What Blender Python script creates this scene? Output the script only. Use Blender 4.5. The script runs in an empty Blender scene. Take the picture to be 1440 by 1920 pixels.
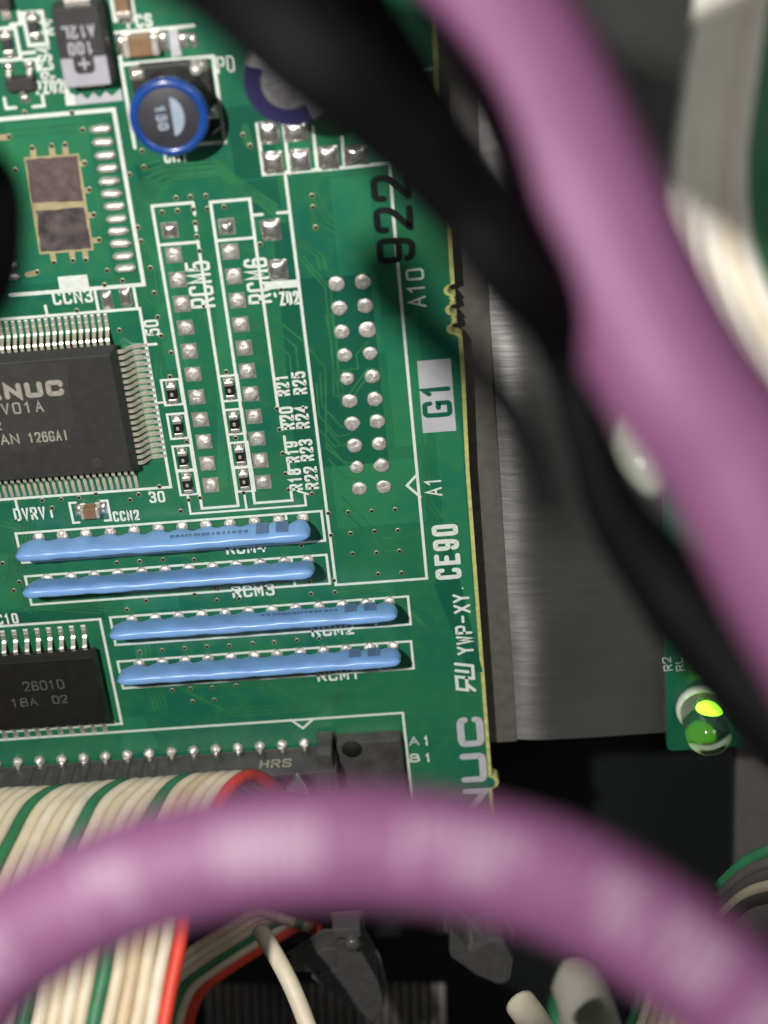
import bpy, bmesh, math, random
from mathutils import Vector, Matrix

# ------------------------------------------------------------------ units
# The place is laid out in millimetres on the face of the circuit board:
# u = to the right, v = down the board, w = out of the board.  1 Blender unit = 1 cm.
S = 0.1
sc = bpy.context.scene
sc.unit_settings.system = 'METRIC'
sc.unit_settings.scale_length = 0.01
COL = sc.collection
rnd = random.Random(7)

# ------------------------------------------------------------------ camera
F = 3253.23                      # focal length in photo pixels (1440 x 1920)
RM = ((0.99592313, 0.08979581, 0.0085923),
      (-0.07316207, 0.859796, -0.50536932),
      (-0.05276767, 0.50268037, 0.86286037))
CC = (12.11426, -76.72364, -155.81336)      # camera in (u, v, into the board)
cam_d = bpy.data.cameras.new('camera')
cam = bpy.data.objects.new('camera', cam_d)
COL.objects.link(cam)
sc.camera = cam
rx = Vector((RM[0][0], -RM[0][1], -RM[0][2]))
ry = -Vector((RM[1][0], -RM[1][1], -RM[1][2]))
rz = -Vector((RM[2][0], -RM[2][1], -RM[2][2]))
cam.matrix_world = Matrix(((rx.x, ry.x, rz.x, CC[0] * S), (rx.y, ry.y, rz.y, -CC[1] * S),
                           (rx.z, ry.z, rz.z, -CC[2] * S), (0, 0, 0, 1)))
cam_d.sensor_fit = 'VERTICAL'
cam_d.sensor_height = 36.0
cam_d.lens = F / 1920 * 36.0
cam_d.clip_start = 0.1
cam_d.clip_end = 500
cam_d.dof.use_dof = True
cam_d.dof.focus_distance = 18.0
cam_d.dof.aperture_fstop = 0.061 / 0.30       # a 3 mm wide pupil
cam_d.dof.aperture_blades = 0

# ------------------------------------------------------------------ light
world = bpy.data.worlds.new('World')
sc.world = world
world.use_nodes = True
bg = world.node_tree.nodes['Background']
bg.inputs[0].default_value = (0.92, 0.96, 1.0, 1)
bg.inputs[1].default_value = 0.035


def lamp(name, u, v, w, tu, tv, tw, energy, size, colour):
    d = bpy.data.lights.new(name, 'AREA')
    d.shape = 'DISK'
    d.size = size * S
    d.energy = energy
    d.color = colour
    o = bpy.data.objects.new(name, d)
    COL.objects.link(o)
    o.location = (u * S, -v * S, w * S)
    t = Vector((tu * S, -tv * S, tw * S)) - o.location
    o.rotation_euler = t.to_track_quat('-Z', 'Y').to_euler()
    return o


# the phone's own lamp, left of and above the lens, and the faint light of the room from above
lamp('phone_lamp', -45, -107, 174, -10, 15, 0, 4700, 7, (1.0, 0.96, 0.90))
lamp('room_light', 170, -200, 260, 40, -20, 0, 2400, 120, (1.0, 0.97, 0.93))

sc.view_settings.view_transform = 'Standard'
sc.view_settings.look = 'None'
sc.view_settings.exposure = 0.0
sc.view_settings.gamma = 1.0


# ------------------------------------------------------------------ picture -> place
def ray(x, y):
    d = ((x - 720) / F, (y - 960) / F, 1.0)
    return [sum(RM[k][i] * d[k] for k in range(3)) for i in range(3)]


def uv(x, y, w=0.0):
    """board position (u, v) of a spot seen at photo pixel x, y, at height w above the board"""
    d = ray(x, y)
    s = (-w - CC[2]) / d[2]
    return (CC[0] + s * d[0], CC[1] + s * d[1])


def pd(x, y, depth):
    """(u, v, w) of a spot seen at photo pixel x, y at a distance of depth mm"""
    d = ray(x, y)
    return (CC[0] + depth * d[0], CC[1] + depth * d[1], -(CC[2] + depth * d[2]))


def uvs(pts, w=0.0, snap=True):
    q = [list(uv(x, y, w)) for x, y in pts]
    if snap:
        for i in range(1, len(q)):
            du, dv = q[i][0] - q[i - 1][0], q[i][1] - q[i - 1][1]
            if abs(du) < 0.13 * abs(dv):
                q[i][0] = q[i - 1][0]
            elif abs(dv) < 0.13 * abs(du):
                q[i][1] = q[i - 1][1]
    return q


# ------------------------------------------------------------------ materials
def new_mat(name):
    m = bpy.data.materials.new(name)
    m.use_nodes = True
    nt = m.node_tree
    return m, nt, nt.nodes, nt.links, nt.nodes['Principled BSDF']


def mat(name, col, rough=0.5, metal=0.0, var=0.15, scale=8.0, bump=0.0, bscale=40.0, coat=0.0, spec=0.5,
        rough_var=0.1, detail=6.0, col2=None, transmission=0.0, aniso=0.0, stretch=None, sub=0.0):
    m, nt, N, L, b = new_mat(name)
    tc = N.new('ShaderNodeTexCoord')
    src = tc.outputs['Object']
    if stretch:
        mp = N.new('ShaderNodeMapping')
        mp.inputs['Scale'].default_value = stretch
        L.new(src, mp.inputs[0])
        src = mp.outputs[0]
    n = N.new('ShaderNodeTexNoise')
    n.inputs['Scale'].default_value = scale
    n.inputs['Detail'].default_value = detail
    L.new(src, n.inputs['Vector'])
    mr = N.new('ShaderNodeMapRange')
    mr.inputs['From Min'].default_value = 0.3
    mr.inputs['From Max'].default_value = 0.7
    L.new(n.outputs['Fac'], mr.inputs['Value'])
    mx = N.new('ShaderNodeMix')
    mx.data_type = 'RGBA'
    c2 = col2 or tuple(min(1, c * (1 + var)) for c in col)
    c1 = col if col2 else tuple(c * (1 - var) for c in col)
    mx.inputs[6].default_value = (*c1, 1)
    mx.inputs[7].default_value = (*c2, 1)
    L.new(mr.outputs[0], mx.inputs[0])
    L.new(mx.outputs[2], b.inputs['Base Color'])
    n2 = N.new('ShaderNodeTexNoise')
    n2.inputs['Scale'].default_value = bscale
    n2.inputs['Detail'].default_value = 5
    L.new(src, n2.inputs['Vector'])
    r = N.new('ShaderNodeMapRange')
    r.inputs['To Min'].default_value = max(0.02, rough - rough_var)
    r.inputs['To Max'].default_value = min(1, rough + rough_var)
    L.new(n2.outputs['Fac'], r.inputs['Value'])
    L.new(r.outputs[0], b.inputs['Roughness'])
    b.inputs['Metallic'].default_value = metal
    b.inputs['Specular IOR Level'].default_value = spec
    b.inputs['Coat Weight'].default_value = coat
    b.inputs['Coat Roughness'].default_value = 0.12
    b.inputs['Transmission Weight'].default_value = transmission
    b.inputs['Anisotropic'].default_value = aniso
    if sub:
        b.inputs['Subsurface Weight'].default_value = sub
        b.inputs['Subsurface Radius'].default_value = (0.06, 0.05, 0.04)
        b.inputs['Subsurface Scale'].default_value = 1.0
    if bump:
        bp = N.new('ShaderNodeBump')
        bp.inputs['Strength'].default_value = bump
        bp.inputs['Distance'].default_value = 0.01
        L.new(n2.outputs['Fac'], bp.inputs['Height'])
        L.new(bp.outputs[0], b.inputs['Normal'])
    return m


def mask_mat(name, a, c, d):
    """green solder resist: two scales of colour change, weave of the glass cloth below, a lacquer gloss"""
    m, nt, N, L, b = new_mat(name)
    tc = N.new('ShaderNodeTexCoord')
    n1 = N.new('ShaderNodeTexNoise')
    n1.inputs['Scale'].default_value = 0.75
    n1.inputs['Detail'].default_value = 4
    n2 = N.new('ShaderNodeTexNoise')
    n2.inputs['Scale'].default_value = 6.0
    n2.inputs['Detail'].default_value = 8
    n3 = N.new('ShaderNodeTexNoise')
    n3.inputs['Scale'].default_value = 60.0
    n3.inputs['Detail'].default_value = 3
    for n in (n1, n2, n3):
        L.new(tc.outputs['Object'], n.inputs['Vector'])
    r1 = N.new('ShaderNodeValToRGB')
    r1.color_ramp.elements[0].position = 0.38
    r1.color_ramp.elements[0].color = (*a, 1)
    r1.color_ramp.elements[1].position = 0.62
    r1.color_ramp.elements[1].color = (*c, 1)
    L.new(n1.outputs['Fac'], r1.inputs[0])
    mx = N.new('ShaderNodeMix')
    mx.data_type = 'RGBA'
    mx.inputs[7].default_value = (*d, 1)
    L.new(r1.outputs[0], mx.inputs[6])
    mr = N.new('ShaderNodeMapRange')
    mr.inputs['From Min'].default_value = 0.48
    mr.inputs['From Max'].default_value = 0.75
    mr.inputs['To Max'].default_value = 0.6
    L.new(n2.outputs['Fac'], mr.inputs['Value'])
    L.new(mr.outputs[0], mx.inputs[0])
    L.new(mx.outputs[2], b.inputs['Base Color'])
    b.inputs['Roughness'].default_value = 0.34
    b.inputs['Specular IOR Level'].default_value = 0.45
    b.inputs['Coat Weight'].default_value = 0.25
    b.inputs['Coat Roughness'].default_value = 0.2
    bp = N.new('ShaderNodeBump')
    bp.inputs['Strength'].default_value = 0.12
    bp.inputs['Distance'].default_value = 0.01
    L.new(n3.outputs['Fac'], bp.inputs['Height'])
    L.new(bp.outputs[0], b.inputs['Normal'])
    return m


def metal_sheet(name, tangent):
    """dull plated sheet, rolled in one direction"""
    m, nt, N, L, b = new_mat(name)
    tc = N.new('ShaderNodeTexCoord')
    mp = N.new('ShaderNodeMapping')
    mp.inputs['Scale'].default_value = (0.8, 9.0, 1.0)
    L.new(tc.outputs['Object'], mp.inputs[0])
    n = N.new('ShaderNodeTexNoise')
    n.inputs['Scale'].default_value = 1.6
    n.inputs['Detail'].default_value = 8
    n.inputs['Distortion'].default_value = 0.6
    L.new(mp.outputs[0], n.inputs['Vector'])
    n2 = N.new('ShaderNodeTexNoise')
    n2.inputs['Scale'].default_value = 0.8
    L.new(tc.outputs['Object'], n2.inputs['Vector'])
    cr = N.new('ShaderNodeValToRGB')
    cr.color_ramp.elements[0].color = (0.19, 0.19, 0.186, 1)
    cr.color_ramp.elements[1].color = (0.33, 0.33, 0.325, 1)
    L.new(n2.outputs['Fac'], cr.inputs[0])
    L.new(cr.outputs[0], b.inputs['Base Color'])
    b.inputs['Metallic'].default_value = 0.85
    b.inputs['Anisotropic'].default_value = 0.95
    b.inputs['Anisotropic Rotation'].default_value = tangent
    tg = N.new('ShaderNodeTangent')
    tg.direction_type = 'UV_MAP'
    tg.uv_map = 'sheet_uv'
    L.new(tg.outputs[0], b.inputs['Tangent'])
    mr = N.new('ShaderNodeMapRange')
    mr.inputs['To Min'].default_value = 0.24
    mr.inputs['To Max'].default_value = 0.36
    L.new(n.outputs['Fac'], mr.inputs['Value'])
    L.new(mr.outputs[0], b.inputs['Roughness'])
    bp = N.new('ShaderNodeBump')
    bp.inputs['Strength'].default_value = 0.17
    bp.inputs['Distance'].default_value = 0.03
    L.new(n.outputs['Fac'], bp.inputs['Height'])
    L.new(bp.outputs[0], b.inputs['Normal'])
    return m


def emit_mat(name, col, strength):
    m, nt, N, L, b = new_mat(name)
    b.inputs['Base Color'].default_value = (*col, 1)
    b.inputs['Emission Color'].default_value = (*col, 1)
    b.inputs['Emission Strength'].default_value = strength
    return m


M = dict(
    mask=mask_mat('green_solder_mask', (0.010, 0.136, 0.082), (0.022, 0.178, 0.080), (0.038, 0.182, 0.060)),
    pour=mask_mat('green_mask_over_copper', (0.016, 0.172, 0.100), (0.029, 0.212, 0.094), (0.046, 0.208, 0.068)),
    trace=mat('mask_over_trace', (0.028, 0.172, 0.070), 0.35, var=0.25, scale=3, coat=0.2),
    deep=mask_mat('dark_green_mask', (0.007, 0.100, 0.064), (0.011, 0.125, 0.066), (0.014, 0.115, 0.052)),
    fr4=mat('glass_laminate_edge', (0.55, 0.55, 0.20), 0.6, var=0.25, scale=12, sub=0.3),
    tan=mat('bare_laminate', (0.42, 0.36, 0.20), 0.5, var=0.15, scale=10),
    silk=mat('white_legend_ink', (0.74, 0.80, 0.74), 0.55, var=0.08, scale=14, bump=0.15),
    silkgrey=mat('grey_legend_ink', (0.50, 0.51, 0.55), 0.55, var=0.06, scale=10),
    ink=mat('black_stamp_ink', (0.006, 0.010, 0.010), 0.4, var=0.3),
    solder=mat('solder', (0.80, 0.76, 0.71), 0.42, metal=0.62, var=0.22, scale=16, bump=0.9, bscale=20, rough_var=0.16),
    solder_shiny=mat('bright_solder', (0.86, 0.83, 0.79), 0.27, metal=0.9, var=0.15, scale=9, bump=0.8, bscale=10, rough_var=0.12),
    tin=mat('tin_plate', (0.82, 0.79, 0.72), 0.30, metal=0.8, var=0.15, scale=20, bump=0.25, bscale=40),
    lead=mat('component_lead', (0.86, 0.80, 0.66), 0.34, metal=0.65, var=0.15, scale=20, bump=0.2, bscale=60),
    tarnish=mat('tarnished_copper', (0.10, 0.070, 0.070), 0.62, metal=0.3, var=0.35, scale=9, bump=0.9, bscale=12, col2=(0.17, 0.125, 0.125)),
    tarnish2=mat('dark_tarnish', (0.045, 0.038, 0.044), 0.6, metal=0.3, scale=7, bump=0.9, bscale=12, col2=(0.15, 0.12, 0.12), detail=9),
    viaring=mat('via_ring_metal', (0.40, 0.40, 0.26), 0.45, metal=0.5, var=0.3, scale=12),
    hole=mat('drilled_hole', (0.004, 0.006, 0.005), 0.8),
    epoxy=mat('black_moulding', (0.036, 0.036, 0.037), 0.55, var=0.15, scale=9, bump=0.25, bscale=120, spec=0.4),
    epoxy_gloss=mat('glossy_black_moulding', (0.016, 0.015, 0.015), 0.32, var=0.2, scale=9, bump=0.2, bscale=90),
    epoxy_side=mat('moulding_flank', (0.048, 0.047, 0.046), 0.45, var=0.15, bump=0.2, bscale=90),
    laser=mat('laser_mark_and_letter_glint', (0.36, 0.34, 0.29), 0.6, var=0.15, scale=20),
    laserdim=mat('faint_laser_mark', (0.10, 0.098, 0.095), 0.6, var=0.3, scale=20),
    mark=mat('white_print', (0.62, 0.62, 0.60), 0.6, var=0.1),
    blue=mat('blue_epoxy_dip', (0.200, 0.400, 0.76), 0.32, var=0.10, scale=3, bump=0.18, bscale=3.5, sub=0.12, spec=.5),
    bluegrey=mat('grey_print_on_blue', (0.11, 0.19, 0.36), 0.5),
    rim=mat('blue_rim', (0.012, 0.062, 0.30), 0.26, var=0.15, coat=0.4),
    ferrite=mat('ferrite', (0.030, 0.029, 0.028), 0.55, var=0.3, bump=0.4, bscale=40),
    ferrite_top=mat('ferrite_top', (0.035, 0.035, 0.045), 0.5, var=0.15),
    pale=mat('pale_blue_print', (0.32, 0.40, 0.52), 0.55, var=0.1),
    band=mat('grey_polarity_band', (0.42, 0.41, 0.47), 0.5, var=0.06),
    ceramic=mat('brown_ceramic', (0.24, 0.145, 0.075), 0.42, var=0.15, scale=14),
    endcap=mat('silvered_end', (0.72, 0.66, 0.60), 0.33, metal=0.55, var=0.15, bump=0.4, bscale=40),
    navy=mat('navy_print', (0.010, 0.007, 0.070), 0.5, var=0.1),
    alu=mat('aluminium_can', (0.75, 0.74, 0.76), 0.34, metal=0.85, var=0.1, bump=0.5, bscale=14),
    plastic=mat('dark_grey_plastic', (0.062, 0.060, 0.059), 0.38, var=0.3, scale=5, bump=0.5, bscale=26, rough_var=.2),
    latchgrey=mat('grey_latch_plastic', (0.065, 0.064, 0.063), 0.28, var=0.15, bump=0.3, bscale=20),
    plastic_dark=mat('black_plastic', (0.020, 0.020, 0.021), 0.5, var=0.2, bump=0.2, bscale=30),
    purple=mat('purple_sheath', (0.126, 0.045, 0.106), 0.58, var=0.06, scale=3, spec=.3, bump=0.1, bscale=40, sub=0.1),
    palemark=mat('pale_sheath_print', (0.30, 0.34, 0.28), 0.25, var=0.15),
    cprint=mat('white_sheath_print', (0.185, 0.120, 0.172), 0.6, var=0.08),
    black=mat('black_sheath', (0.0018, 0.0018, 0.0022), 0.65, var=0.2, bump=0.15, bscale=30, spec=0.06),
    cream=mat('cream_wire', (0.70, 0.60, 0.44), 0.5, var=0.08, scale=5, bump=0.15, bscale=12),
    cream2=mat('pale_wire', (0.74, 0.66, 0.52), 0.5, var=0.08, scale=5, bump=0.15, bscale=12),
    palewire=mat('white_wire', (0.80, 0.77, 0.68), 0.5, var=0.06, scale=4),
    tanwire=mat('tan_wire', (0.62, 0.49, 0.32), 0.5, var=0.1, scale=5),
    green=mat('green_wire', (0.035, 0.19, 0.085), 0.5, var=0.15, scale=5),
    red=mat('red_wire', (0.72, 0.060, 0.030), 0.5, var=0.1, scale=5),
    sheet=metal_sheet('plated_sheet', 0.25),
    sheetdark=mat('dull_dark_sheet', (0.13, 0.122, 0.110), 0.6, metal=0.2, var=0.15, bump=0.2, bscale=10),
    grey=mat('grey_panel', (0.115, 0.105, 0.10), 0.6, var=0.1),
    void=mat('dark_cabinet_back', (0.004, 0.008, 0.007), 0.8, var=0.3),
    clear=mat('clear_lens', (0.93, 0.97, 0.93), 0.10, var=0.02, transmission=1.0, rough_var=0.02),
    ledwhite=mat('led_seat', (0.62, 0.66, 0.58), 0.5),
    lit=emit_mat('lit_green_die', (0.28, 1.0, 0.02), 7.0),
    cup=mat('led_cup', (0.55, 0.55, 0.52), 0.3, metal=0.8),
    white=mat('white_plastic', (0.78, 0.74, 0.64), 0.5, var=0.05),
)


M['clear'].node_tree.nodes['Principled BSDF'].inputs['IOR'].default_value = 1.42


# ------------------------------------------------------------------ mesh helpers (all in mm)
class MB:
    def __init__(self):
        self.v, self.f, self.smooth = [], [], []

    def add(self, verts, faces, smooth=False):
        o = len(self.v)
        self.v += [tuple(x) for x in verts]
        self.f += [tuple(i + o for i in f) for f in faces]
        self.smooth += [smooth] * len(faces)
        return self

    def box(self, u0, u1, v0, v1, w0, w1, top=(0, 0)):
        a, c = top
        vs = [(u0, v0, w0), (u1, v0, w0), (u1, v1, w0), (u0, v1, w0),
              (u0 + a, v0 + c, w1), (u1 - a, v0 + c, w1), (u1 - a, v1 - c, w1), (u0 + a, v1 - c, w1)]
        return self.add(vs, [(0, 1, 2, 3), (4, 5, 6, 7), (0, 1, 5, 4), (1, 2, 6, 5), (2, 3, 7, 6), (3, 0, 4, 7)])

    def prism(self, poly, w0, w1):
        n = len(poly)
        vs = [(p[0], p[1], w0) for p in poly] + [(p[0], p[1], w1) for p in poly]
        fs = [tuple(range(n)), tuple(range(n, 2 * n))] + [(i, (i + 1) % n, n + (i + 1) % n, n + i) for i in range(n)]
        return self.add(vs, fs)

    def lathe(self, prof, n=24, cu=0, cv=0, smooth=True, jit=0.0, r=None):
        vs, fs = [], []
        jr = [1 + (r.uniform(-jit, jit) if r else 0) for _ in range(n)]
        for (rad, w) in prof:
            for k in range(n):
                a = 2 * math.pi * k / n
                q = rad * jr[k]
                vs.append((cu + q * math.cos(a), cv + q * math.sin(a), w))
        for i in range(len(prof) - 1):
            for k in range(n):
                k2 = (k + 1) % n
                fs.append((i * n + k, i * n + k2, (i + 1) * n + k2, (i + 1) * n + k))
        fs.append(tuple(range(n)))
        fs.append(tuple((len(prof) - 1) * n + k for k in range(n)))
        return self.add(vs, fs, smooth)

    def tube(self, path, rad, n=16, caps=True, flat=1.0):
        P = [Vector(p) for p in path]
        m = len(P)
        t0 = (P[1] - P[0]).normalized()
        up = Vector((0, 0, 1)) if abs(t0.z) < 0.9 else Vector((1, 0, 0))
        nrm = (up - t0 * up.dot(t0)).normalized()
        vs, fs = [], []
        for i in range(m):
            t = (P[min(i + 1, m - 1)] - P[max(i - 1, 0)]).normalized()
            nrm = (nrm - t * nrm.dot(t)).normalized()
            b = t.cross(nrm)
            r = rad(i / (m - 1)) if callable(rad) else rad
            for k in range(n):
                a = 2 * math.pi * k / n
                vs.append(P[i] + nrm * (r * math.cos(a)) + b * (r * flat * math.sin(a)))
        for i in range(m - 1):
            for k in range(n):
                k2 = (k + 1) % n
                fs.append((i * n + k, i * n + k2, (i + 1) * n + k2, (i + 1) * n + k))
        if caps:
            fs.append(tuple(range(n)))
            fs.append(tuple((m - 1) * n + k for k in range(n)))
        return self.add(vs, fs, True)

    def strip(self, pts, width, w, closed=False, cap=True, thick=0.0):
        """a printed stroke: mitred flat ribbon with round ends"""
        P = []
        for p in pts:
            if not P or (abs(p[0] - P[-1][0]) + abs(p[1] - P[-1][1])) > 1e-4:
                P.append((p[0], p[1]))
        if closed and len(P) > 2 and abs(P[0][0] - P[-1][0]) + abs(P[0][1] - P[-1][1]) < 1e-4:
            P.pop()
        n = len(P)
        if n < 2:
            return self
        h = width / 2
        L, R = [], []
        for i in range(n):
            a = P[i - 1] if (i > 0 or closed) else None
            c = P[(i + 1) % n] if (i < n - 1 or closed) else None
            b = P[i]
            d1 = _n((b[0] - a[0], b[1] - a[1])) if a else None
            d2 = _n((c[0] - b[0], c[1] - b[1])) if c else None
            d1 = d1 or d2
            d2 = d2 or d1
            n1, n2 = (-d1[1], d1[0]), (-d2[1], d2[0])
            mm = _n((n1[0] + n2[0], n1[1] + n2[1])) or n1
            k = h / max(0.45, mm[0] * n1[0] + mm[1] * n1[1])
            L.append((b[0] + mm[0] * k, b[1] + mm[1] * k, w))
            R.append((b[0] - mm[0] * k, b[1] - mm[1] * k, w))
        fs = [(i, (i + 1) % n, n + (i + 1) % n, n + i) for i in range(n if closed else n - 1)]
        vs = L + R
        if cap and not closed:
            for e, o in ((0, 1), (n - 1, n - 2)):
                d = _n((P[e][0] - P[o][0], P[e][1] - P[o][1]))
                a0 = math.atan2(d[1], d[0])
                i0 = len(vs)
                ring = [(P[e][0] + h * math.cos(a0 + t), P[e][1] + h * math.sin(a0 + t), w)
                        for t in (-math.pi / 2, -math.pi / 4, 0, math.pi / 4, math.pi / 2)]
                vs = vs + ring
                fs = fs + [tuple(range(i0, i0 + 5))]
        return self.add(vs, fs)

    def build(self, name, m, parent=None, origin=(0, 0, 0), loc=(0, 0, 0), bevel=0.0, kind=None, label=None, recalc=True, seg=2):
        me = mesh_of(self, name, origin, bevel, recalc, seg)
        me.materials.append(m)
        o = bpy.data.objects.new(name, me)
        COL.objects.link(o)
        if parent:
            o.parent = parent
        o.location = (loc[0] * S, -loc[1] * S, loc[2] * S)
        if kind:
            o['kind'] = kind
        if label:
            o['label'] = label
        return o


def mesh_of(mb, name, origin=(0, 0, 0), bevel=0.0, recalc=True, seg=2):
    me = bpy.data.meshes.new(name)
    me.from_pydata([((x[0] - origin[0]) * S, -(x[1] - origin[1]) * S, (x[2] - origin[2]) * S) for x in mb.v], [], mb.f)
    me.polygons.foreach_set('use_smooth', mb.smooth)
    bm = bmesh.new()
    bm.from_mesh(me)
    if bevel:
        es = [e for e in bm.edges if len(e.link_faces) == 2 and e.calc_face_angle(0) > 0.5]
        bmesh.ops.bevel(bm, geom=es, offset=bevel * S, segments=seg, affect='EDGES', profile=0.5, clamp_overlap=True)
    if recalc:
        bmesh.ops.recalc_face_normals(bm, faces=bm.faces)
    bm.to_mesh(me)
    bm.free()
    return me


def _n(d):
    l = math.hypot(*d)
    return (d[0] / l, d[1] / l) if l > 1e-9 else None


def spline(pts, per=10):
    P = [Vector(p) for p in pts]
    P = [P[0] * 2 - P[1]] + P + [P[-1] * 2 - P[-2]]
    out = []
    for i in range(1, len(P) - 2):
        for k in range(per):
            t = k / per
            a, b, c, d = P[i - 1], P[i], P[i + 1], P[i + 2]
            out.append(0.5 * ((2 * b) + (c - a) * t + (2 * a - 5 * b + 4 * c - d) * t * t + (3 * b - a - 3 * c + d) * t ** 3))
    out.append(P[-2])
    return out


def thing(name, label, cat, base=(0, 0, 0), group=None):
    o = bpy.data.objects.new(name, None)
    COL.objects.link(o)
    o.empty_display_size = 0.2
    o.location = (base[0] * S, -base[1] * S, base[2] * S)
    return tag(o, label, cat, group)


def tag(o, label, cat, group=None):
    o['label'] = label
    o['category'] = cat
    if group:
        o['group'] = group
    return o


def inst(src, name, parent, loc, rot=0.0, tilt=None):
    """another piece that shares the mesh of src"""
    o = src.copy()
    o.name = name
    COL.objects.link(o)
    o.parent = parent
    o.location = (loc[0] * S, -loc[1] * S, loc[2] * S)
    o.rotation_euler = (0, 0, rot) if tilt is None else tilt
    return o


# ------------------------------------------------------------------ lettering (single-stroke legend font, y up, 0..1)
GL = {
    'A': [((0, 0), (.5, 1), (1, 0)), ((.2, .36), (.8, .36))],
    'B': [('s', (0, 0), (0, 1), (.55, 1), (.92, .95), (.92, .58), (.55, .53), (0, .53)), ('s', (.5, .53), (1, .48), (1, .04), (.55, 0), (0, 0))],
    'C': [('s', (1, .78), (.95, 1), (.5, 1), (.02, 1), (0, .7), (0, .3), (.02, 0), (.5, 0), (.95, 0), (1, .22))],
    'D': [('s', (0, 0), (0, 1), (0, 1), (.5, 1), (1, .95), (1, .5), (1, .05), (.5, 0), (0, 0), (0, 0))],
    'E': [((1, 1), (0, 1), (0, 0), (1, 0)), ((0, .53), (.8, .53))],
    'F': [((1, 1), (0, 1), (0, 0)), ((0, .53), (.8, .53))],
    'G': [('s', (1, .78), (.95, 1), (.5, 1), (.02, 1), (0, .7), (0, .3), (.02, 0), (.5, 0), (1, 0), (1, .2), (1, .45), (1, .45), (.6, .45))],
    'H': [((0, 0), (0, 1)), ((1, 0), (1, 1)), ((0, .5), (1, .5))],
    'I': [((.5, 0), (.5, 1))],
    'J': [('s', (1, 1), (1, .3), (.95, 0), (.5, 0), (.05, 0), (0, .3))],
    'L': [((0, 1), (0, 0), (1, 0))],
    'M': [((0, 0), (0, 1), (.5, .3), (1, 1), (1, 0))],
    'N': [((0, 0), (0, 1), (1, 0), (1, 1))],
    'O': [('c', (.5, 1), (1, 1), (1, .5), (1, 0), (.5, 0), (0, 0), (0, .5), (0, 1))],
    'P': [('s', (0, 0), (0, 1), (0, 1), (.55, 1), (1, 1), (1, .47), (.55, .47), (0, .47))],
    'R': [('s', (0, 0), (0, 1), (0, 1), (.55, 1), (1, 1), (1, .5), (.55, .5), (0, .5)), ((.5, .5), (1, 0))],
    'S': [('s', (1, .8), (.95, 1), (.5, 1), (0, 1), (0, .55), (.5, .52), (1, .48), (1, 0), (.5, 0), (.05, 0), (0, .2))],
    'T': [((0, 1), (1, 1)), ((.5, 1), (.5, 0))],
    'U': [('s', (0, 1), (0, .35), (0, 0), (.5, 0), (1, 0), (1, .35), (1, 1))],
    'V': [((0, 1), (.5, 0), (1, 1))],
    'W': [((0, 1), (.25, 0), (.5, .75), (.75, 0), (1, 1))],
    'X': [((0, 0), (1, 1)), ((0, 1), (1, 0))],
    'Y': [((0, 1), (.5, .48), (1, 1)), ((.5, .48), (.5, 0))],
    'Z': [((0, 1), (1, 1), (0, 0), (1, 0))],
    '0': [('c', (.5, 1), (1, 1), (1, .5), (1, 0), (.5, 0), (0, 0), (0, .5), (0, 1))],
    '1': [((.15, .78), (.5, 1), (.5, 0))],
    '2': [('s', (0, .75), (.03, 1), (.5, 1), (1, 1), (1, .62), (.75, .42), (.05, .02), (.05, 0), (.3, 0), (1, 0))],
    '3': [('s', (0, .85), (.1, 1), (.5, 1), (1, 1), (.95, .56), (.4, .53)), ('s', (.4, .53), (1, .5), (1, 0), (.5, 0), (.08, 0), (0, .18))],
    '4': [((.75, 0), (.75, 1), (0, .3), (1, .3))],
    '5': [('s', (.95, 1), (.1, 1), (.1, 1), (.05, .55), (.05, .55), (.5, .66), (1, .62), (1, 0), (.5, 0), (.08, 0), (0, .15))],
    '6': [('c', (.5, .58), (.98, .58), (1, .29), (.98, 0), (.5, 0), (.02, 0), (0, .29), (.02, .58)), ('s', (.0, .3), (.0, .6), (.12, 1), (.55, 1), (.85, .97), (.95, .82))],
    '8': [('c', (.5, 1), (.92, 1), (.92, .54), (.5, .53), (.08, .54), (.08, 1)), ('c', (.5, .51), (1, .5), (1, 0), (.5, 0), (0, 0), (0, .5))],
    '9': [('c', (.5, .42), (.98, .42), (1, .71), (.98, 1), (.5, 1), (.02, 1), (0, .71), (.02, .42)), ('s', (1., .7), (1., .4), (.88, 0), (.45, 0), (.15, .03), (.05, .18))],
    '-': [((.1, .5), (.9, .5))],
    '.': [((.45, 0), (.55, 0))],
    "'": [((.4, 1), (.6, .75))],
    '+': [((0, .5), (1, .5)), ((.5, 0), (.5, 1))],
    'i': [((.5, 0), (.5, .55))],
    'o': [('c', (.5, .8), (.9, .8), (.9, .4), (.9, 0), (.5, 0), (.1, 0), (.1, .4), (.1, .8))],
}


def chaikin(p, closed=False, it=2):
    for _ in range(it):
        q = []
        n = len(p)
        rng = range(n) if closed else range(n - 1)
        if not closed:
            q.append(p[0])
        for i in rng:
            a, b = p[i], p[(i + 1) % n]
            q.append((a[0] * .75 + b[0] * .25, a[1] * .75 + b[1] * .25))
            q.append((a[0] * .25 + b[0] * .75, a[1] * .25 + b[1] * .75))
        if not closed:
            q.append(p[-1])
        p = q
    return p


ZC = [0]


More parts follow.
